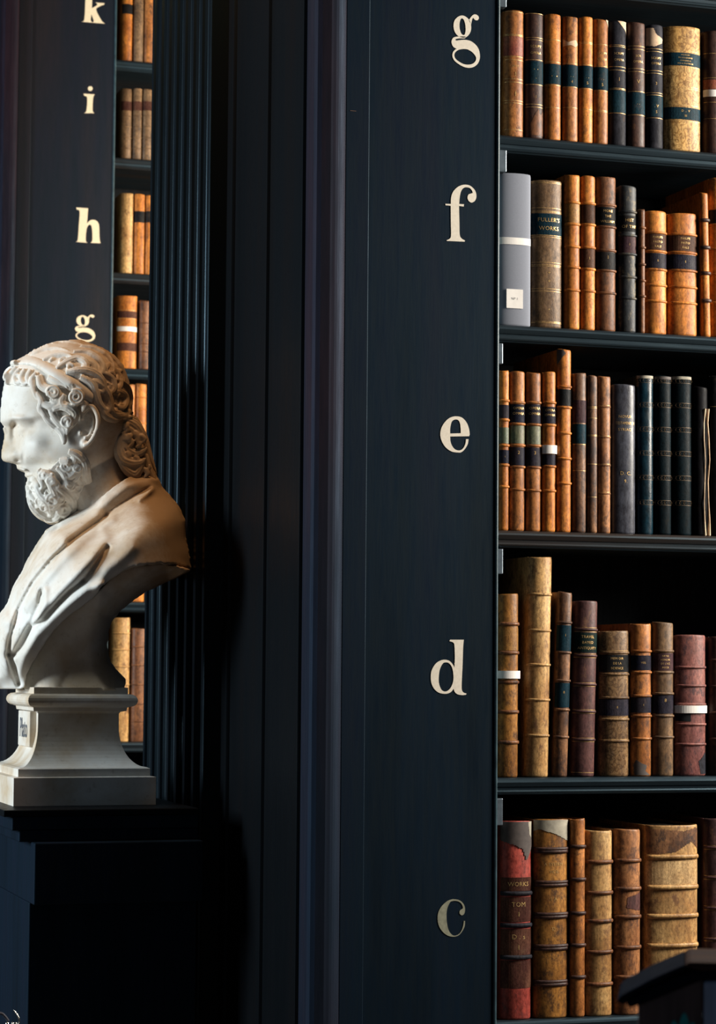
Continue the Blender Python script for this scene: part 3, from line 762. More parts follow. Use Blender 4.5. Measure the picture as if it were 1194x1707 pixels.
rowD(753, 863, 445, 1258, 'd', 'tan', 'bright tan book with two navy labels and dark stain at its foot', bands=(592, 705, 830, 937, 1058), labels=((615, 693, 'navy', '\nVOL\n'), (838, 920, 'navy', '\n1\n')), torn=[([(-40, 1170), (-10, 1190), (20, 1200), (10, 1230), (40, 1252), (-50, 1252), (-60, 1200)], DKFLAP, .0004)])
rowD(868, 982, 440, 1255, 'd', 'olive', 'grey brown book with purple title label and navy number label', bands=(592, 705, 818, 937, 1050), labels=((603, 695, 'purple', 'ARTES\nMEMOIR\nDE L\'AC\nINSCR'), (825, 924, 'navy', '8\n')))
rowD(990, 1158, 508, 1250, 'd', 'pink', 'pinkish brown book with white paper band and small black patch', bands=(678, 776, 875, 982, 1088), paper=(882, 922), torn=[([(-75, 925), (-10, 925), (-10, 966), (-75, 964)], M['inner'], .0006), ([(20, 1180), (60, 1130), (84, 1200), (84, 1246), (30, 1246)], lea('slate'), .0004)])
rowD(1172, 1290, 515, 1250, 'd', 'dkbrown', 'dark brown book at the right edge beside letter d', bands=(640, 780, 920, 1060))

gE = 'large books on the near bottom shelf beside the letter c'
def rowE(*a, **k): return book(Ee, *a, group=gE, Yp=PY, **k)
rowE(62, 226, 222, 1290, 'c', 'red', 'large red book with dark torn leather flap at its head', bands=(605, 775, 945), bandmat=lea('slate'), bw=.0055, labels=((520, 592, 'dkred', 'WORKS'), (625, 757, 'dkred', 'TOM\nI'), (795, 935, 'dkred', 'D . s\n1'), (962, 1110, 'dkred')),
     torn=[([(-88, 224), (40, 224), (45, 290), (88, 340), (60, 370), (30, 430), (15, 370), (-20, 345), (-88, 320)], DKFLAP, .0012), ([(40, 224), (86, 224), (86, 320), (60, 335), (48, 290)], GREYVEL, .0008)])
rowE(238, 422, 212, 1290, 'c', 'golden', 'large dark golden book with vellum strip torn open at its head', bands=(368, 382, 545, 560, 715, 730, 885, 900, 1075, 1090), bandmat=lea('dkbrown'), bw=.0045, texts=((450, 18, 'A SYSTEM'), (490, 18, 'VIDE'), (635, 20, '1 A'), (795, 20, 'D')),
     torn=[([(-86, 215), (86, 215), (86, 330), (50, 322), (0, 285), (-50, 262), (-86, 275)], GREYVEL, .0008)])
rowE(428, 506, 208, 1268, 'c', 'tan', 'slim tan book with dark bands, between the dark golden book and an orange tan one', bands=(355, 530, 710, 880, 1050), bandmat=lea('dkbrown'), bw=.0045)
rowE(510, 658, 270, 1272, 'c', 'cream', 'stained tan book with heavy raised bands, left one of the two similar tan books', bands=(437, 602, 752, 917, 1088), bandmat=lea('brown'), bw=.005)
rowE(666, 808, 265, 1262, 'c', 'speck', 'brown book with heavy raised bands and dark lower stains, beside the thick cream book', bands=(430, 580, 730, 892, 1050), bandmat=lea('brown'), bw=.005, torn=[([(-10, 625), (70, 600), (84, 700), (30, 695), (-15, 680)], lea('purple'), .0004)])
rowE(836, 1116, 240, 1290, 'c', 'cream', 'very thick pale book with stamped title and heavy bands', bands=(410, 572, 725, 882, 1040), bw=.006, labels=((432, 560, 'cream'),), texts=((462, 24, 'R THORESBII', M['dullgilt']), (496, 24, 'DUCAT LEOD', M['dullgilt']), (530, 24, 'LONDON', M['dullgilt'])),
     torn=[([(-80, 262), (-30, 262), (20, 275), (60, 255), (86, 275), (86, 390), (40, 330), (0, 385), (-40, 395), (-80, 390)], lea('mottle'), .0004)])
rowE(1146, 1290, 205, 1290, 'c', 'purple', 'dark ribbed book with gilt lines at the right edge beside letter c', bands=(360, 520, 682, 848), rules=(350, 370, 510, 530, 672, 692, 840, 858))

# far bookcase books
PF = YF+.022
G1 = (3.3167, 0, 0); G2 = (3.3167, 0, 300); G3 = (3.512, 0, 540); G4 = (3.415, 0, 860)
gF = 'books on the far bookcase behind the bust'
def fb(crop, x0, x1, yt, yb, row, le, lab, **k): return book(crop, x0, x1, yt, yb, row, le, lab, gF, PF, **k)
fb(G1, 678, 738, -230, 325, 'h', 'orange', 'bright orange book with dark label, topmost far shelf behind the bust', labels=((22, 76, 'black'),))
fb(G1, 741, 799, -230, 330, 'h', 'olive', 'grey tan book, middle of the topmost far shelf books', bands=(20, 60, 120), bw=.002)
fb(G1, 801, 858, -230, 332, 'h', 'tan', 'tan book partly behind the fluted pilaster on the topmost far shelf', bands=(20, 110), bw=.002)
for i, (x0, x1, le_, t) in enumerate(((672, 732, 'olive', 'left'), (735, 788, 'olive', 'middle'), (791, 845, 'olive', 'right'))):
    fb(G1, x0, x1, 486+i*2, 865, 'g', le_, 'grey tan banded book, %s of three beside the far letter i' % t, bands=(640, 700, 760, 820), bw=.002, labels=((560, 610, 'dkred'),))
fb(G2, 668, 741, 70, 505, 'f', 'cream', 'pale orange book, left on the far shelf beside letter h', rules=(165, 235))
fb(G2, 744, 804, 78, 508, 'f', 'orange', 'orange book with dark label on the far shelf beside letter h', labels=((172, 235, 'black'),))
fb(G2, 807, 850, 82, 510, 'f', 'orange', 'orange book partly behind the pilaster on the far shelf beside letter h', labels=((172, 235, 'black'),))
fb(G2, 652, 764, 638, 1033, 'e', 'orange', 'wide orange book with white paper band above the head of the bust', rules=(720, 765), labels=((725, 762, 'dkred'), (900, 945, 'dkred')), paper=(810, 836))
fb(G2, 774, 830, 665, 1033, 'e', 'brown', 'dark red brown book beside the white banded orange book on the far shelf', bands=(790, 850, 905, 950), bw=.002)
fb(G3, 735, 792, 355, 900, 'd', 'tan', 'tan book just behind the crown of the bust on the far shelf', bands=(430, 520, 600), bw=.002)
fb(G3, 796, 860, 350, 900, 'd', 'orange', 'orange book between the bust hair and the fluted pilaster', bands=(430, 500, 580, 660), bw=.002)
fb(G4, 720, 830, 0, 485, 'c', 'orange', 'orange book whose foot shows below the bust shoulder', bands=(200, 300), bw=.002)
fb(G4, 640, 744, 578, 1275, 'b', 'cream', 'pale banded book right of the bust stalk', bands=(668, 762, 858, 960, 1060), bw=.003)
fb(G4, 750, 835, 640, 1275, 'b', 'brown', 'reddish brown banded book between bust stalk and pilaster', bands=(745, 850, 960, 1070, 1170), bw=.003)
#@@BUST
# ------------------------------------------------------------------ marble bust
YB = 4.53                                   # centre line of pedestal, socle and bust
dB = atY(140, 900, YB)
vdir = Vector((dB.x-CAM.x, dB.y-CAM.y, 0)).normalized()      # the sitter is turned so that his profile faces the view
UU = Vector((vdir.y, -vdir.x, 0)); WW = -vdir; VV = Vector((0, 0, 1))
OB = Vector((X_at(140, YB, 1140), YB, atY(140, 1343, 4.38).z))
PXM = (OB-CAM).dot(fw)/F                     # metres per photo pixel at the bust
def P3(px, py, w=0):
    """point of the plane w metres in front of the bust's middle plane seen at a photo pixel"""
    d = ray(px, py); o = OB+WW*w
    return CAM+d*((o-CAM).dot(WW)/d.dot(WW))
def mirror(p):
    k = (p-OB).dot(WW); return p-WW*(2*k)
def seg_dist(X, Y, pts):
    D = np.full(X.shape, 1e9)
    for (x0, y0), (x1, y1) in zip(pts[:-1], pts[1:]):
        dx, dy = x1-x0, y1-y0; L2 = dx*dx+dy*dy+1e-9
        t = np.clip(((X-x0)*dx+(Y-y0)*dy)/L2, 0, 1)
        D = np.minimum(D, np.hypot(X-x0-t*dx, Y-y0-t*dy))
    return D
def inside(X, Y, poly):
    c = np.zeros(X.shape, bool); n = len(poly); j = n-1
    for i in range(n):
        xi, yi = poly[i]; xj, yj = poly[j]
        t = ((yi > Y) != (yj > Y)) & (X < (xj-xi)*(Y-yi)/(yj-yi+1e-12)+xi)
        c ^= t; j = i
    return c
def relief_solid(mb, poly, wfun, step=2.0, blur=0, detail=None):
    """closed solid: front w(x,y), back mirrored; both sheets meet or are walled at the outline. units: photo px at the bust"""
    xs = [p[0] for p in poly]; ys = [p[1] for p in poly]
    gx = np.arange(min(xs)-step, max(xs)+2*step, step); gy = np.arange(min(ys)-step, max(ys)+2*step, step)
    X, Y = np.meshgrid(gx, gy)
    cx, cy = (X[:-1, :-1]+X[1:, 1:])/2, (Y[:-1, :-1]+Y[1:, 1:])/2
    cell = inside(cx, cy, poly)
    Wv = wfun(X, Y)
    if blur:
        B_ = Wv.copy()
        for _ in range(blur):
            q_ = np.pad(B_, 1, 'edge'); B_ = (q_[1:-1, 1:-1]*2+q_[:-2, 1:-1]+q_[2:, 1:-1]+q_[1:-1, :-2]+q_[1:-1, 2:])/6
        dd = seg_dist(X, Y, list(poly)+[poly[0]]); t_ = np.clip(dd/10, 0, 1)
        Wv = Wv*(1-t_)+B_*t_
    if detail: Wv = Wv+detail(X, Y, Wv)
    Wv = np.maximum(Wv, .6)*PXM
    ny, nx = X.shape; idx = -np.ones((ny, nx), int); used = np.zeros((ny, nx), bool)
    used[:-1, :-1] |= cell; used[1:, :-1] |= cell; used[:-1, 1:] |= cell; used[1:, 1:] |= cell
    vs = []; k = 0
    for j, i in zip(*np.nonzero(used)):
        idx[j, i] = k; k += 1
    N_ = k; front = []; bk = []
    for j, i in zip(*np.nonzero(used)):
        p = P3(X[j, i], Y[j, i], Wv[j, i]); front.append(p)
        p0 = P3(X[j, i], Y[j, i], 0)
        bk.append(p0-WW*Wv[j, i])
    fs = []
    for j, i in zip(*np.nonzero(cell)):
        a, b, c, d = idx[j, i], idx[j, i+1], idx[j+1, i+1], idx[j+1, i]
        fs.append((a, d, c, b)); fs.append((a+N_, b+N_, c+N_, d+N_))
        if j == 0 or not cell[j-1, i]: fs.append((a, b, b+N_, a+N_))
        if j == cell.shape[0]-1 or not cell[j+1, i]: fs.append((c, d, d+N_, c+N_))
        if i == 0 or not cell[j, i-1]: fs.append((d, a, a+N_, d+N_))
        if i == cell.shape[1]-1 or not cell[j, i+1]: fs.append((b, c, c+N_, b+N_))
    mb.add(front+bk, fs)
def finish(mb, name, parent, voxel=.0022, smooth=2, mat=None):
    tmp = bpy.data.meshes.new('tmp'); tmp.from_pydata([tuple(v) for v in mb.v], [], mb.f); tmp.update()
    ob = bpy.data.objects.new('tmp', tmp); col.objects.link(ob)
    r = ob.modifiers.new('r', 'REMESH'); r.mode = 'VOXEL'; r.voxel_size = voxel; r.adaptivity = 0
    if smooth:
        sm = ob.modifiers.new('s', 'SMOOTH'); sm.factor = .5; sm.iterations = smooth
    dg = bpy.context.evaluated_depsgraph_get(); dg.update()
    me = bpy.data.meshes.new_from_object(ob.evaluated_get(dg))
    bpy.data.objects.remove(ob)
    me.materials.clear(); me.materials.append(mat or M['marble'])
    me.polygons.foreach_set('use_smooth', [True]*len(me.polygons))
    # keep only the biggest connected piece
    o = bpy.data.objects.new(name, me); col.objects.link(o)
    o.parent = parent; o.location = mb.o-(parent.location if parent else Vector())
    return o
bust = empty('marble_bust', (OB.x, OB.y, OB.z))
tag(bust, 'aged white marble bust of a bearded, headbanded man in a toga, on a moulded socle', 'statue')

# face and skull ---------------------------------------------------
ry = np.array([566, 570, 574, 580, 590, 600, 610, 620, 634, 654, 674, 694, 700, 704, 708, 711.4, 722, 736, 746, 752, 758, 762, 766, 769.5, 771.5, 774, 778, 782, 785.5, 788.5, 792, 797.7, 803, 810, 825, 850, 862, 872])
rl = np.array([118, 108, 98, 74, 48, 30, 18, 12, 8, 4, 1.5, .4, .4, 1.2, 4.4, 8.5, 8.0, 5.7, 3.6, 2.6, 2.0, 2.2, 3.4, 7, 17, 28.5, 28, 30, 40, 42.5, 42, 46, 50, 52, 54, 60, 74, 100])
rr = np.array([134, 145, 156, 172, 188, 198, 206, 210, 215, 219, 221, 222, 222, 222, 221, 221, 217, 211, 208, 204, 202, 200, 196, 192, 190, 186, 180, 176, 172, 168, 164, 160, 155, 150, 142, 128, 118, 104])
# width tables: rows y, knots dx from the profile line
kx = np.array([0, 3, 8, 16, 26, 38, 55, 80, 110, 400])
ky = np.array([566, 640, 668, 692, 702, 711, 722, 738, 752, 764, 770, 776, 786, 792, 802, 830, 872])
kw = np.array([[0, 14, 24, 36, 46, 56, 66, 76, 84, 86],     # crown
               [0, 16, 27, 39, 49, 59, 69, 78, 84, 86],     # forehead
               [0, 16, 27, 38, 48, 58, 68, 77, 83, 86],
               [0, 15, 25, 36, 46, 56, 66, 74, 82, 86],
               [0, 13, 23, 34, 44, 53, 61, 71, 80, 86],     # brow
               [0, 7, 12, 19, 29, 42, 55, 67, 79, 86],      # nasion, eye socket
               [0, 5, 9, 15, 28, 44, 56, 67, 78, 86],
               [0, 5, 9, 14, 25, 45, 59, 69, 78, 85],
               [0, 6, 11, 15, 22, 41, 58, 69, 77, 84],
               [0, 8, 14, 18, 22, 38, 54, 67, 76, 83],      # nostril
               [0, 7, 13, 18, 23, 37, 52, 66, 75, 82],
               [0, 10, 17, 23, 30, 40, 52, 65, 74, 80],
               [0, 12, 19, 26, 33, 42, 52, 64, 72, 78],
               [0, 12, 19, 26, 34, 42, 52, 63, 70, 76],
               [0, 12, 20, 29, 37, 45, 54, 62, 68, 72],
               [0, 14, 24, 34, 42, 50, 56, 62, 64, 66],
               [0, 12, 20, 30, 38, 44, 50, 54, 56, 58]], float)
def head_w(X, Y):
    L = np.interp(Y, ry, rl); R = np.interp(Y, ry, rr)
    dx = np.clip(X-L, 0, None); dr = np.clip(R-X, 0, None)
    cols = np.array([np.interp(Y, ky, kw[:, i]) for i in range(len(kx))])
    out = np.zeros(X.shape)
    for i in range(len(kx)-1):
        t = np.clip((dx-kx[i])/(kx[i+1]-kx[i]), 0, 1)
        seg = (dx >= kx[i]) & (dx <= kx[i+1])
        out = np.where(seg, cols[i]+(cols[i+1]-cols[i])*t, out)
    g = np.sqrt(np.clip(1-(1-np.clip(dr/85, 0, 1))**2, 0, 1))
    top = np.sqrt(np.clip(1-(1-np.clip((Y-562)/80, 0, 1))**2, 0, 1))
    out = out*g*np.minimum(1, top+.0)
    return out
def head_d(X, Y, Wv):
    out = np.zeros(X.shape)
    for x, y, a, b, q in ((25, 707.5, 6, 6.5, -15), (23, 723, 5, 13, -6), (30, 697.5, 16, 5, 7), (60, 694, 14, 5, 3), (36, 716, 8, 6, 5), (58, 704, 8, 6, -4), (54, 738, 20, 14, 5),
                          (84, 738, 11, 14, -2), (66, 772, 16, 14, -4), (30, 784, 10, 1.8, -5), (30, 767.5, 4, 2.2, -8), (24, 757, 8, 8, 5), (39, 762, 3, 9, -4), (46, 800, 8, 3, -4)):
        out = out+q*np.exp(-((X-x)/a)**2-((Y-y)/b)**2)
    return out
hp = [(l, y) for y, l in zip(ry, rl)]+[(r_, y) for y, r_ in zip(ry[::-1], rr[::-1])]
def T3(px, py, w=None, off=0, wf=head_w):
    if w is None: w = float(wf(np.array([float(px)]), np.array([float(py)]))[0])+off
    return P3(px, py, w*PXM)
c6 = lambda p: (p[0]/3.512, 540+p[1]/3.512)
body = MB(OB)
relief_solid(body, hp, head_w, 1.6, 22, head_d)
def both(mb, pts, rad, n=10, flat=1.0):
    mb.tube(pts, rad, n, flat); mb.tube([mirror(p) for p in pts], rad, n, flat)
def ell(mb, c, a, b, d):
    ax = (UU*a*PXM, VV*b*PXM, WW*d*PXM)
    mb.ellipsoid(c, ax); mb.ellipsoid(mirror(c), ax)
# nose: rounded bridge, tip and wings
body.tube([P3(9.5, 712, 0), P3(14, 726, 0), P3(13.5, 742, 0), P3(11, 756, 0)], [5.5*PXM, 5.8*PXM, 7*PXM, 8.5*PXM], 12)
ell(body, P3(10.5, 760.5, 0), 8.3, 7.6, 8)
ell(body, P3(27, 763, 12.5*PXM), 9.5, 6.5, 7)
# lips
body.tube([T3(30, 779, 2), T3(35, 781, 13), T3(42, 784, 22)], [3.0*PXM, 3.0*PXM, 1.6*PXM], 8)
body.tube([mirror(p) for p in [T3(30, 779, 2), T3(35, 781, 13), T3(42, 784, 22)]], [3.0*PXM, 3.0*PXM, 1.6*PXM], 8)
both(body, [T3(45, 792, 0), T3(48, 792, 12), T3(54, 791, 21)], [4.2*PXM, 3.8*PXM, 1.8*PXM])
# eye
for mm in (lambda p: p, mirror):
    body.tube([mm(P3(*q)) for q in ((29, 710.5, 26*PXM), (34, 709.5, 31*PXM), (40, 712, 36*PXM), (45, 716, 41*PXM))], [1.2*PXM, 2.2*PXM, 2.2*PXM, 1.2*PXM], 8)
    # ear: shell, rim, inner fold, lobe
    e0 = 76
    body.ellipsoid(mm(P3(146, 713, (e0-6)*PXM)), (UU*15*PXM, VV*27*PXM, WW*9*PXM))
    rim = catmull([c6(p) for p in ((478, 560), (478, 505), (505, 478), (545, 488), (572, 540), (572, 600), (552, 655), (520, 700), (490, 712))], 4)
    body.tube([mm(P3(x, y, (e0+6+5*math.sin(i/len(rim)*3.1))*PXM)) for i, (x, y) in enumerate(rim)], [(3.2+1.2*math.sin(i/len(rim)*3.1))*PXM for i in range(len(rim))], 8)
    inn = catmull([c6(p) for p in ((510, 520), (540, 545), (545, 600), (525, 650), (495, 665))], 4)
    body.tube([mm(P3(x, y, (e0+5)*PXM)) for x, y in inn], 2.4*PXM, 8)
    body.ellipsoid(mm(P3(140.5, 739, (e0+2)*PXM)), (UU*7*PXM, VV*8*PXM, WW*5*PXM))
    body.ellipsoid(mm(P3(133.5, 722, (e0+2)*PXM)), (UU*3*PXM, VV*5*PXM, WW*5*PXM))
# neck
np_ = [(140, 735, 54), (156, 775, 50), (168, 810, 52), (182, 850, 60), (190, 890, 70)]
body.tube([P3(x, y, 0) for x, y, r_ in np_], [r_*PXM for x, y, r_ in np_], 28, 1.0)
body.tube([P3(122, 790, 36*PXM), P3(142, 830, 30*PXM), P3(160, 870, 28*PXM)], [20*PXM]*3, 12)
body.tube([mirror(p) for p in (P3(122, 790, 36*PXM), P3(142, 830, 30*PXM), P3(160, 870, 28*PXM))], [20*PXM]*3, 12)
finish(body, 'head_and_neck', bust, .0017, 4)

# hair ----------------------------------------------------------------
hair = MB(OB); beard = MB(OB)
rg = random.Random(3)
def lock(mb, pts, r, c=c6, w=None, off=0, strands=4, taper=True, wav=0, both_sides=True, wf=head_w, relief=.75):
    """a carved lock: side-by-side strands that follow the head; r in crop pixels"""
    P = catmull([c(p) for p in pts], 5); n = len(P); r = r/3.512
    base = [(p[0], p[1], (float(wf(np.array([p[0]]), np.array([p[1]]))[0]) if w is None else w)) for p in P]
    for s_ in range(strands):
        o = (s_-(strands-1)/2)
        line = []; rad = []
        for i, (x, y, bw_) in enumerate(base):
            a = P[max(i-1, 0)]; b = P[min(i+1, n-1)]; tx, ty = b[0]-a[0], b[1]-a[1]; l = math.hypot(tx, ty)+1e-6
            t = i/(n-1); env = math.sin(math.pi*min(1, .12+t*.9))**.6 if taper else 1
            k = o*r*1.15/max(1, strands/2)*env
            xx = x-ty/l*k; yy = y+tx/l*k
            line.append(P3(xx, yy, (max(bw_, 1)+off+r*relief*(.9-.35*abs(o)))*PXM)); rad.append(max(.35, r*.62*env/max(1, (strands-1)*.62))*PXM)
        mb.tube(line, rad, 8)
        if both_sides: mb.tube([mirror(p) for p in line], rad, 8)
def spiral(mb, cx, cy, R, turns=1.4, r=None, start=0, dirn=1, **k):
    turns = min(turns, 1.12); R = R*.86; n = int(12*turns); pts = []
    for i in range(n+1):
        t = i/n; rr_ = R*(1-.34*t); a = start+dirn*2*math.pi*turns*t
        pts.append((cx+rr_*math.cos(a), cy+rr_*math.sin(a)))
    lock(mb, pts, (r or R*.34)*1.15, strands=2, taper=False, **k)
# undercut cap of hair over the skull
cap_poly = [c6(p) for p in ((70, 245), (140, 190), (200, 150), (280, 115), (400, 100), (500, 105), (575, 130), (645, 170), (695, 220), (732, 290), (757, 360), (770, 430), (772, 520), (700, 560), (610, 550), (560, 470), (470, 560), (420, 600), (340, 620), (240, 520), (210, 400), (140, 370), (30, 350), (20, 300))]
def cap_w(X, Y):
    d = seg_dist(X, Y, cap_poly[:13])
    return np.maximum(head_w(X, Y), 30*np.sqrt(np.clip(d/14, 0, 1)))+np.where((X < 135) & (Y > 645), -1.0, 2.0)
relief_solid(hair, cap_poly, cap_w, 2.2)
front = [([(75, 250), (40, 285), (18, 330)], 15), ([(100, 250), (62, 300), (45, 350)], 16), ([(120, 262), (92, 300), (96, 340), (120, 340)], 15),
         ([(150, 262), (128, 310), (142, 350), (165, 340)], 15), ([(185, 268), (165, 320), (185, 370)], 16), ([(215, 285), (190, 330), (205, 400), (215, 450)], 18),
         ([(225, 300), (240, 360), (290, 385), (330, 400), (345, 430), (320, 455), (285, 440)], 24), ([(280, 310), (330, 330), (380, 350), (395, 380)], 20),
         ([(215, 400), (245, 450), (235, 500), (250, 540)], 20), ([(245, 460), (290, 480), (330, 470), (345, 440)], 22),
         ([(240, 500), (280, 560), (330, 600), (365, 640), (375, 690), (362, 705)], 22), ([(290, 500), (330, 560), (375, 610), (385, 650)], 20),
         ([(310, 500), (360, 480), (410, 495), (440, 530), (420, 570), (385, 590)], 26), ([(380, 410), (360, 450), (380, 485), (430, 480), (470, 460)], 24),
         ([(450, 500), (440, 560), (400, 610), (395, 650)], 18), ([(470, 450), (500, 470), (480, 520)], 22)]
for p, r_ in front: lock(hair, p, r_, off=3)
spiral(hair, 445, 428, 40, 1.3, 15, -2.2, off=8); spiral(hair, 392, 570, 30, 1.3, 12, .5, off=6); spiral(hair, 312, 400, 34, 1.2, 13, 2.5, off=6)
spiral(hair, 108, 320, 26, 1.1, 10, 0, off=2)
crown = [([(330, 262), (390, 225), (450, 205), (495, 225), (500, 262), (460, 275), (430, 255)], 22), ([(385, 285), (450, 275), (520, 280), (575, 310), (605, 355), (600, 400), (570, 380)], 24),
         ([(470, 310), (530, 345), (555, 400), (575, 460), (610, 500), (650, 505)], 24), ([(540, 330), (600, 370), (640, 440), (640, 500), (600, 540)], 22),
         ([(250, 215), (320, 190), (390, 185), (440, 205)], 18), ([(180, 190), (260, 160), (340, 150), (420, 165)], 17), ([(230, 150), (330, 120), (430, 115), (520, 135)], 16),
         ([(430, 165), (500, 165), (560, 195), (600, 245), (590, 290), (560, 280)], 20), ([(470, 130), (550, 145), (620, 185), (660, 240), (665, 290)], 18),
         ([(500, 215), (545, 240), (560, 285), (600, 320)], 18), ([(610, 290), (655, 320), (665, 370), (640, 400), (615, 380)], 20), ([(600, 170), (670, 215), (715, 280), (735, 340)], 17),
         ([(670, 260), (700, 310), (700, 360), (670, 380), (655, 350)], 18), ([(650, 400), (700, 400), (735, 430), (725, 480), (690, 490), (675, 460)], 20),
         ([(700, 330), (745, 370), (765, 430), (770, 490)], 17), ([(640, 460), (660, 520), (710, 535), (760, 520), (780, 530)], 22), ([(600, 500), (620, 540), (670, 560), (720, 550)], 20)]
for p, r_ in crown: lock(hair, p, r_, off=(-1.5 if max(q[1] for q in p) < 215 else 3))
for k in range(34):        # small choppy curls over crown and back
    x = rg.uniform(300, 745); y = rg.uniform(125, 520)
    if x < 560 and y > 260: continue
    if (x-400)/340*200-20 > y-90 and x > 500: continue
    a = rg.uniform(0, 6.3); R_ = rg.uniform(22, 36)
    X1 = (x+R_*math.cos(a), y+R_*math.sin(a)); X2 = (x, y); X3 = (x+R_*math.cos(a+2.1), y+R_*math.sin(a+2.1))
    cxp = [c6(p) for p in (X1, X2, X3)]
    if not all(inside(np.array([q[0]]), np.array([q[1]]), hp)[0] for q in cxp): continue
    lock(hair, [X1, X2, X3], rg.uniform(11, 15), off=2.5)
nape_w = lambda X, Y: np.full(np.shape(X), 46.0)
def NW(v): return lambda X, Y: np.full(np.shape(X), float(v))
# nape knot and hanging locks (thick masses behind the neck)
mass = [c6(p) for p in ((600, 560), (700, 535), (785, 535), (815, 590), (845, 650), (870, 710), (885, 780), (912, 860), (935, 930), (860, 930), (790, 890), (740, 870), (695, 810), (690, 720), (640, 690), (595, 650))]
relief_solid(hair, mass, lambda X, Y: 44*np.sqrt(np.clip(seg_dist(X, Y, mass+mass[:1])/26, 0, 1))+2, 2.2)
spiral(hair, 655, 615, 48, 1.5, 18, 1.0, wf=NW(40), off=2)
for p, r_, wv in (([(700, 560), (750, 570), (800, 600), (835, 650), (850, 700)], 26, 40), ([(720, 600), (770, 620), (810, 670), (860, 700)], 20, 42), ([(705, 660), (695, 730), (715, 790), (770, 815), (830, 810), (855, 780)], 30, 44),
                  ([(740, 650), (740, 720), (790, 760), (840, 745), (862, 720)], 24, 42), ([(790, 545), (815, 600), (845, 670), (865, 740), (890, 810), (920, 880)], 20, 24), ([(700, 790), (740, 850), (790, 880), (820, 850), (850, 800)], 26, 44),
                  ([(850, 760), (860, 820), (885, 880), (915, 925)], 22, 34), ([(600, 560), (640, 550), (690, 560), (740, 550), (780, 540)], 24, 42)):
    lock(hair, p, r_, wf=NW(wv), off=0)
for k in range(26):
    x = rg.uniform(690, 880); y = rg.uniform(560, 880)
    if not inside(np.array([x/3.512]), np.array([540+y/3.512]), mass)[0]: continue
    a = rg.uniform(.6, 2.0); R_ = rg.uniform(20, 34)
    lock(hair, [(x-R_*math.cos(a), y-R_*math.sin(a)), (x+8, y), (x+R_*math.cos(a+.9), y+R_*math.sin(a+.9))], rg.uniform(10, 15), wf=NW(44), off=2)
finish(hair, 'hair', bust, .00145, 1)

# headband
hb = MB(OB)
up_ = [(80, 222), (150, 186), (215, 197), (285, 228), (360, 270), (430, 315), (500, 360), (552, 402)]
lo_ = [(76, 246), (120, 236), (190, 243), (255, 280), (320, 332), (390, 385), (465, 435), (540, 468)]
U_ = catmull([c6(p) for p in up_], 5); L_ = catmull([c6(p) for p in lo_], 5)
rows_ = []
for (a, b) in zip(U_, L_):
    ring = []
    for k in range(7):
        t = k/6; x = a[0]+(b[0]-a[0])*t; y = a[1]+(b[1]-a[1])*t
        bw_ = float(cap_w(np.array([x]), np.array([y]))[0]) if not x < 24 else float(np.interp(x, [20, 24, 40], [6, 14, 40]))
        ring.append((x, y, bw_+2+5.5*math.sin(math.pi*t)**.7))
    rows_.append(ring)
vs = []; fs = []
for ring in rows_:
    for (x, y, w_) in ring: vs.append(P3(x, y, w_*PXM))
    for (x, y, w_) in ring[::-1]: vs.append(P3(x, y, max(w_-12, .5)*PXM))
K_n = 14
for i in range(len(rows_)-1):
    for j in range(K_n):
        a = i*K_n+j; b = i*K_n+(j+1) % K_n; fs.append((a, b, b+K_n, a+K_n))
fs.append(tuple(range(K_n))[::-1]); fs.append(tuple(range((len(rows_)-1)*K_n, len(rows_)*K_n)))
hb.add(vs, fs); hb.add([mirror(v) for v in vs], [f[::-1] for f in fs])
fp = [c6(p) for p in ((84, 232), (100, 215), (125, 208))]
hb.tube([P3(22.5, 605.5, 16*PXM), P3(21.5, 605.5, 0), P3(22.5, 605.5, -16*PXM)], 5.2*PXM, 10)
hb.tube([P3(26, 604, 30*PXM), P3(21.5, 605, 8*PXM), P3(21.5, 605, -8*PXM), P3(26, 604, -30*PXM)], 4.6*PXM, 10)
finish(hb, 'headband', bust, .0018, 2)

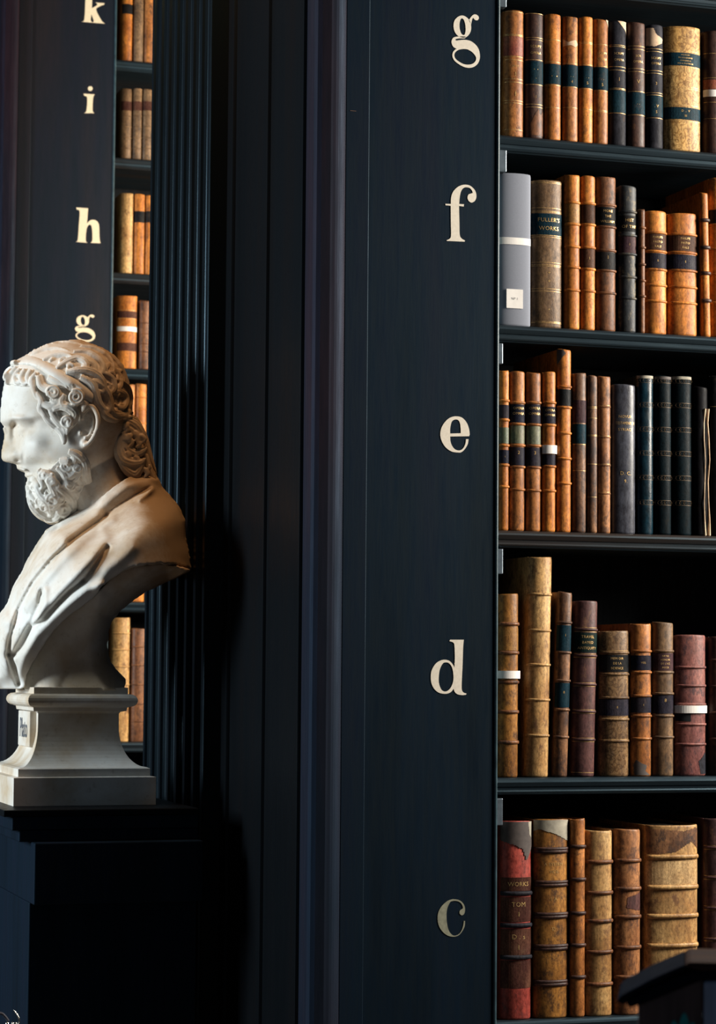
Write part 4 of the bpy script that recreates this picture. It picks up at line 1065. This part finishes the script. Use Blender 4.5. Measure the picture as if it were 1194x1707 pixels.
# beard
bp = [c6(p) for p in ((160, 900), (152, 950), (152, 1000), (170, 1070), (210, 1115), (260, 1145), (330, 1163), (372, 1160), (430, 1105), (470, 1070), (500, 1030), (520, 970), (512, 890), (500, 810), (460, 760), (420, 735), (390, 760), (340, 800), (290, 850), (230, 880))]
def beard_w(X, Y):
    d = seg_dist(X, Y, bp[:12])
    b = np.interp(Y, [740, 790, 830, 873], [74, 68, 60, 50])
    return b*np.sqrt(np.clip(1-(1-np.clip(d/46, 0, 1))**2, 0, 1))
relief_solid(beard, bp, beard_w, 2.0)
bw_f = lambda X, Y: np.maximum(beard_w(X, Y), 3)
bl = [([(400, 745), (450, 765), (495, 815), (505, 880), (520, 950), (495, 985)], 26), ([(430, 800), (455, 850), (440, 900), (400, 930)], 22), ([(345, 800), (400, 805), (438, 845), (410, 890), (372, 900)], 24),
      ([(330, 840), (370, 870), (385, 920), (355, 955)], 20), ([(270, 905), (310, 960), (335, 1020), (310, 1075), (290, 1050)], 24), ([(330, 960), (375, 990), (420, 1040), (415, 1100), (370, 1120), (345, 1080)], 26),
      ([(440, 890), (480, 950), (505, 1010), (470, 1060), (430, 1100)], 26), ([(400, 960), (440, 1000), (460, 1050), (430, 1090)], 22), ([(205, 930), (240, 1000), (290, 1050), (300, 1110), (275, 1130)], 24),
      ([(175, 970), (185, 1040), (230, 1100), (300, 1140), (350, 1150)], 24), ([(240, 860), (290, 890), (310, 930), (280, 970)], 22), ([(160, 940), (180, 1000), (215, 1050)], 18),
      ([(225, 850), (232, 862), (240, 880), (235, 900), (250, 950), (225, 980)], 20), ([(165, 905), (200, 915), (225, 950), (210, 1000)], 16), ([(350, 1060), (330, 1120), (290, 1145), (250, 1130)], 22),
      ([(420, 740), (440, 790), (420, 830), (395, 820)], 20), ([(470, 1000), (440, 960), (400, 940), (370, 960)], 18)]
for p, r_ in bl: lock(beard, p, r_, wf=lambda X, Y: np.maximum(np.maximum(beard_w(X, Y), 3), np.where(Y < 800, head_w(X, Y), 0)), off=2)
for (x, y, R_, st_, d_) in ((390, 830, 30, 0, 1), (315, 945, 30, 1, -1), (310, 1030, 34, 2, 1), (375, 1085, 36, 3, -1), (450, 960, 30, 1, 1), (235, 1040, 28, 2, -1), (200, 960, 20, 0, 1)):
    spiral(beard, x, y, R_, 1.25, R_*.38, st_, d_, wf=bw_f, off=3)
for k in range(30):
    x = rg.uniform(170, 500); y = rg.uniform(830, 1130)
    if not inside(np.array([x/3.512]), np.array([540+y/3.512]), bp)[0]: continue
    if rg.random() < .45: spiral(beard, x, y, rg.uniform(17, 26), 1.15, rg.uniform(8, 11), rg.uniform(0, 6), rg.choice((-1, 1)), wf=bw_f, off=5)
    else:
        a = rg.uniform(.4, 2.4); R_ = rg.uniform(20, 34)
        lock(beard, [(x-R_*math.cos(a), y-R_*math.sin(a)), (x+rg.uniform(-8, 8), y), (x+R_*math.cos(a+.9), y+R_*math.sin(a+.9))], rg.uniform(9, 13), wf=bw_f, off=4)
finish(beard, 'beard', bust, .0014, 1)

# toga --------------------------------------------------------------------
c7 = lambda p: (p[0]/3.415, 860+p[1]/3.415)
front_l = [(150, 830)]+[c7(p) for p in ((330, 38), (262, 80), (210, 160), (152, 255), (128, 310), (75, 400), (42, 500), (-10, 570), (-60, 660), (-85, 760), (-90, 870), (-60, 960), (0, 985))]
low = [c7(p) for p in ((60, 985), (112, 985), (140, 972), (150, 900), (182, 838), (225, 770), (300, 655), (350, 600), (410, 550), (500, 488), (560, 438), (575, 400), (640, 352), (700, 312), (750, 292), (810, 280), (900, 270), (1000, 276), (1090, 302))]
back_l = [c7(p) for p in ((1090, 302), (1078, 210), (1060, 130))]+[c6(p) for p in ((1085, 1150), (1050, 1070), (1000, 1010), (950, 955), (930, 905), (880, 880), (800, 880), (740, 905), (660, 960), (560, 1040))]
back_o = back_l[:9]
toga_poly = front_l+low+back_l[1:]
edge = front_l[2:]
def toga_w(X, Y):
    df = seg_dist(X, Y, front_l); db = seg_dist(X, Y, back_l[:10]); dt = seg_dist(X, Y, back_l[8:]+[front_l[0]])
    T = np.interp(Y, [800, 850, 900, 950, 1000, 1060, 1150], [120, 165, 200, 205, 190, 150, 90])
    f = lambda d, D: np.sqrt(np.clip(1-(1-np.clip(d/D, 0, 1))**2, 0, 1))
    w = T*f(df, 120)*f(db, 95)
    w = w*(.30+.70*np.clip(dt/80, 0, 1)**.75)
    w = np.maximum(w, 66*f(np.minimum(df, db), 30)*np.clip(1-(Y-860)/60, 0, 1))
    return w
def toga_d(X, Y, w0):
    w = w0*0
    folds = [
        ([c7(p) for p in ((610, 0), (430, 128), (300, 245), (190, 380), (108, 530), (62, 690), (48, 790))], 3.2, -15),
        ([c7(p) for p in ((560, 0), (390, 115), (250, 240), (150, 360), (75, 500), (40, 600))], 9, 9),
        ([c7(p) for p in ((640, 20), (470, 140), (340, 260), (230, 390), (150, 520))], 8, 7),
        ([c7(p) for p in ((612, 178), (560, 262), (500, 345), (470, 375))], 3.5, -16),
        ([c7(p) for p in ((480, 372), (400, 430), (330, 500), (250, 590), (180, 632), (128, 740), (80, 795))], 3.4, -17),
        ([c7(p) for p in ((600, 120), (520, 240), (420, 350), (330, 440), (250, 540), (200, 600))], 10, 12),
        ([c7(p) for p in ((580, 395), (500, 420), (400, 500), (300, 590), (210, 680), (140, 800), (110, 900))], 8, 9),
        ([c7(p) for p in ((238, 425), (225, 500), (180, 600), (110, 730), (70, 790))], 3.2, -11),
        ([c7(p) for p in ((262, 425), (255, 500), (215, 580))], 5, 7),
        ([c7(p) for p in ((330, 60), (235, 180), (160, 300), (90, 420), (50, 560))], 3.2, -8),
        ([c6(p) for p in ((880, 958), (790, 1002), (680, 1075), (560, 1160), (450, 1240), (400, 1275))], 2.8, -11),
        ([c6(p) for p in ((925, 895), (840, 905), (740, 960), (620, 1050), (480, 1160), (370, 1240))], 9, 10),
        ([c6(p) for p in ((890, 965), (860, 1000), (820, 1030))], 4, 9),
        ([c6(p) for p in ((880, 985), (800, 1030), (690, 1110), (600, 1190))], 6, 5),
        ([c7(p) for p in ((50, 790), (80, 860), (108, 960))], 3.6, -22),
        ([c7(p) for p in ((20, 560), (0, 660), (10, 760), (40, 900))], 9, 9),
        ([c7(p) for p in ((-20, 640), (-30, 760), (-10, 900))], 4, -8),
        ([c7(p) for p in ((700, 100), (800, 60), (900, 80))], 24, 5),
        ([c7(p) for p in ((760, 180), (620, 300), (560, 400))], 10, 5),
    ]
    for pts, wd, am in folds:
        d = seg_dist(X, Y, pts); w = w+am*np.exp(-(d/wd)**2)*np.clip(w0/30, 0, 1)
    return w
tg = MB(OB)
relief_solid(tg, toga_poly, toga_w, 2.0, 30, toga_d)
finish(tg, 'toga', bust, .0026, 3)
# hollow underside: plain stalk set back from the hem
sp_ = [c7(p) for p in ((140, 992), (135, 965), (146, 900), (178, 838), (220, 770), (296, 655), (345, 598), (405, 546), (495, 484), (565, 425), (640, 352), (700, 312), (750, 292), (810, 280), (900, 272), (1000, 280), (1088, 306), (960, 368), (830, 430), (745, 490), (690, 535), (640, 590), (617, 660), (612, 750), (627, 830), (672, 890), (715, 932), (710, 992))]
low_e = low[2:]
def stalk_w(X, Y):
    e = seg_dist(X, Y, low_e)
    dl = seg_dist(X, Y, sp_[17:27]+[sp_[0]][:0])
    T = toga_w(X, np.minimum(Y, 1000)) 
    base = np.interp(Y, [935, 980, 1020, 1060, 1100, 1128, 1150], [150, 118, 92, 78, 74, 80, 80])
    lip = np.clip(1-e/60, 0, 1)**1.0
    w = base*(1-lip)+np.interp(X, [40, 90, 165, 240, 320], [60, 100, 168, 176, 150])*lip*.86
    return w*np.sqrt(np.clip(1-(1-np.clip(dl/34, 0, 1))**2, 0, 1))
sk = MB(OB)
relief_solid(sk, sp_, stalk_w, 2.4)
finish(sk, 'stalk', bust, .003, 3)

# socle: stepped, waisted marble block (plan rectangles, centre fixed) -------
SX0, SX1 = X_at(22.5, 4.38, 1320), X_at(260, 4.38, 1320)
SCX = (SX0+SX1)/2; SK = (SX1-SX0)/2/.1195
def sz(y): return atY(60, y, 4.42).z
so = MB((SCX, YB, OB.z))
zb0 = OB.z
def ring(hx, hy, z):
    hx *= SK
    return [(SCX-hx, YB-hy, z), (SCX+hx, YB-hy, z), (SCX+hx, YB+hy, z), (SCX-hx, YB+hy, z)]
prof = [(.1195, .15, zb0), (.1195, .15, sz(1295)), (.111, .141, sz(1293.5)), (.111, .141, sz(1281)), (.106, .135, sz(1279))]
for t in range(1, 13):
    a = t/12*math.pi/2
    prof.append((.106-.037*math.sin(a), .135-.058*math.sin(a), sz(1279)+(sz(1212)-sz(1279))*(1-math.cos(a))))
prof += [(.069, .077, sz(1190)), (.071, .080, sz(1187)), (.079, .092, sz(1185.5)), (.080, .094, sz(1179.5)), (.083, .103, sz(1178.5))]
for t in range(0, 9):
    a = math.pi*t/8-math.pi/2
    prof.append((.083+.010*math.cos(a), .104+.016*math.cos(a), (sz(1178)+sz(1157))/2+(sz(1157)-sz(1178))/2*math.sin(a)))
prof += [(.080, .098, sz(1156.5)), (.080, .098, sz(1146)), (.074, .09, sz(1145.5))]
vs = []; fs = []
for hx, hy, z in prof: vs += ring(hx, hy, z)
for i in range(len(prof)-1):
    for k in range(4): fs.append((i*4+k, i*4+(k+1) % 4, i*4+(k+1) % 4+4, i*4+k+4))
fs += [(3, 2, 1, 0), tuple(range(len(vs)-4, len(vs)))]
so.add(vs, fs)
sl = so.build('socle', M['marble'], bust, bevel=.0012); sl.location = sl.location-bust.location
# raised tablet with the incised name
xt = SCX-.069*SK
zt0, zt1 = sz(1247), sz(1187)
tb = MB((xt, YB, zb0)); tb.box(xt-.013, xt+.02, YB-.060, YB+.060, zt0, zt1)
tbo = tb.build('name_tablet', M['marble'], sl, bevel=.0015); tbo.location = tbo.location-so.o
cu = bpy.data.curves.new('t', 'FONT'); cu.body = 'Plato'; cu.size = .040; cu.align_x = 'CENTER'; cu.align_y = 'CENTER'; cu.extrude = .0003; cu.resolution_u = 3
ob = bpy.data.objects.new('t', cu); col.objects.link(ob)
dg = bpy.context.evaluated_depsgraph_get(); dg.update()
me = bpy.data.meshes.new_from_object(ob.evaluated_get(dg)); bpy.data.objects.remove(ob)
lt = MB((xt-.0133, YB, (zt0+zt1)/2))
lt.add([(xt-.0134-v.co.z, YB-v.co.x, (zt0+zt1)/2+v.co.y*1.35) for v in me.vertices], [tuple(p.vertices) for p in me.polygons])
lo = lt.build('inscription', M['inscr'], tbo); lo.location = lt.o-tb.o

# ------------------------------------------------------------------ wooden pedestal of the bust
PD = empty('bust_pedestal', (SCX, YB, 0)); tag(PD, 'black wooden pedestal carrying the marble bust, set against the fluted pilaster', 'pedestal')
def pbox(name, mat, xl, yl, z0, z1, bevel=.002, yr=None):
    mb = MB((SCX, YB, 0)); mb.box(xl, X_at(330, Yt, 1500), yl, 2*YB-yl, z0, z1)
    o = mb.build(name, mat, PD, bevel=bevel); o.location = (0, 0, 0); return o
Yt = 4.27
zt = zb0
pbox('top_slab', M['dark2'] if 'dark2' in M else M['dark'], X_at(6, Yt, 1350), Yt, atY(10, 1362, Yt).z, zt-.0002)
pbox('cornice', M['panel'], X_at(20, Yt, 1375), Yt+.001, atY(20, 1385, Yt).z, atY(10, 1362, Yt).z)
pbox('cornice', M['panel'], X_at(32, Yt, 1395), Yt+.002, atY(32, 1404, Yt).z, atY(20, 1385, Yt).z)
Yf = 4.235
pbox('frieze', M['panel'], X_at(57, Yf, 1460), Yf, atY(57, 1509, Yf).z, atY(32, 1404, Yt).z)
pbox('shaft', M['panel'], X_at(47, Yt+.01, 1600), Yt+.01, .15, atY(57, 1509, Yf).z)
pbox('plinth', M['dark'], X_at(30, Yt, 1600), Yt-.04, 0, .15)

# ------------------------------------------------------------------ rope barrier whose bright hook shows at the lower left corner
Yr = 3.75
bs = empty('barrier_stanchion', (0, 0, 0)); tag(bs, 'polished metal rope hook of a barrier post at the lower left corner', 'barrier')
c0 = P_ = atY(20, 1712, Yr)
bs.location = (c0.x, c0.y, 0)
def lb(mb, name, mat, smooth=True, par=bs):
    o = mb.build(name, mat, par, smooth); o.location = mb.o-bs.location; return o
mb = MB(c0); mb.lathe([(.006, .02), (.006, c0.z-.012), (.008, c0.z-.010), (.008, c0.z-.002), (.004, c0.z)], c0.x, c0.y, 20); lb(mb, 'pole', M['brass'])
mb = MB((c0.x, c0.y, 0)); mb.lathe([(.13, 0), (.13, .01), (.12, .02), (.02, .032), (.006, .035)], c0.x, c0.y, 32); lb(mb, 'base', M['steel'])
hk = catmull([(23, 1684), (27, 1689), (31, 1696), (32, 1702), (30, 1708), (24, 1712)], 5)
mb = MB(c0); mb.tube([atY(x, y, Yr-.004) for x, y in hk], [.0003+.0010*math.sin(.3+2.6*i/len(hk)) for i in range(len(hk))], 8); lb(mb, 'hook', M['brass'])
mb = MB(c0)
for px in (12, 21, 26):
    p = atY(px, 1706, Yr-.006); mb.lathe([(.0005, p.z-.006), (.002, p.z-.005), (.002 if px > 12 else .0028, p.z+.001), (.0006, p.z+.0022)], p.x, p.y, 12)
lb(mb, 'hook_collar', M['brass'])
rp = catmull([(-90, 1760), (-60, 1712), (-25, 1690), (0, 1689), (8, 1694), (14, 1702)], 6)
mb = MB(c0); mb.tube([atY(x, y, Yr-.002) for x, y in rp], .0022, 10)
ro = mb.build('barrier_rope', M['rope'], None, True); tag(ro, 'dark rope curving into the metal hook at the lower left corner', 'rope')

# ------------------------------------------------------------------ reading desk in the right foreground (out of focus)
YD = 2.05
q = lambda x, y, Y=YD: atY(x, y, Y)
dk = empty('display_stand', (q(1170, 1700).x, YD+.07, 0)); tag(dk, 'dark wooden stand with sloping top in the blurred right foreground', 'stand')
vd = ray(1150, 1650); vd = Vector((vd.x, vd.y, 0)).normalized()
def pdir(mb, pts, d0, d1):
    n = len(pts); P = [Vector((p[0], YD, p[1])) for p in pts]
    mb.add([p+vd*d0 for p in P]+[p+vd*d1 for p in P], [(i, (i+1) % n, (i+1) % n+n, i+n) for i in range(n)]+[tuple(range(n))[::-1], tuple(range(n, 2*n))])
def dkf(mb, name, mat, **k):
    o = mb.build(name, mat, dk, **k); o.location = mb.o-dk.location; return o
def strip(name, pts, d0, d1, mat, bev=.002, floor=None):
    P = [(q(x, y).x, q(x, y).z) for x, y in pts]
    if floor is not None: P = P[:2]+[(P[1][0], floor), (P[0][0], floor)]
    mb = MB((P[0][0], YD, 0)); pdir(mb, P[::-1], d0, d1); return dkf(mb, name, mat, bevel=bev)
sp = [(q(1064, 1676).x, q(1064, 1676).z), (q(1172, 1632).x, q(1172, 1632).z), (q(1172, 1628).x, 0.0), (q(1064, 1674).x, 0.0)]
mb = MB((sp[0][0], YD, 0)); pdir(mb, sp[::-1], 0, .09); dkf(mb, 'front_panel', M['deskpanel'], bevel=.001)
strip('corner_post', [(1173, 1634), (1200, 1634)], -.004, .09, M['deskpost'], .003, 0)
strip('side_panel', [(1201, 1634), (1290, 1634)], .002, .09, M['deskpanel'], .001, 0)
# sloping lid with a moulded edge underneath, ending in a flat ledge
strip('lid', [(1028, 1668), (1034, 1658), (1085, 1630), (1140, 1606), (1152, 1611), (1100, 1634), (1062, 1652), (1042, 1672)], -.012, .10, M['desklid'])
strip('lid_moulding', [(1044, 1671), (1064, 1654), (1120, 1630), (1166, 1612), (1172, 1630), (1150, 1637), (1064, 1674), (1050, 1679)], -.007, .095, M['desklid'])
strip('top_ledge', [(1141, 1606), (1150, 1601), (1230, 1603), (1290, 1604), (1290, 1617), (1170, 1616), (1152, 1612)], -.012, .10, M['desktop'])
strip('ledge_moulding', [(1168, 1617), (1290, 1618), (1290, 1633), (1172, 1633)], -.007, .095, M['desklid'])
for cxp, cyp, w_, h_ in ((1141, 1712, 9, 24), (1124, 1716, 8, 15), (1155, 1718, 8, 14)):
    pts = [(cxp+w_*math.sin(t)*(1-.35*math.cos(t)), cyp-h_*math.cos(t)) for t in [k*math.pi/8 for k in range(16)]]
    P = [(q(x, y).x, q(x, y).z) for x, y in pts]
    mb = MB((P[0][0], YD, P[0][1])); pdir(mb, P, -.0008, .0002); dkf(mb, 'painted_leaf', M['tealpaint'])
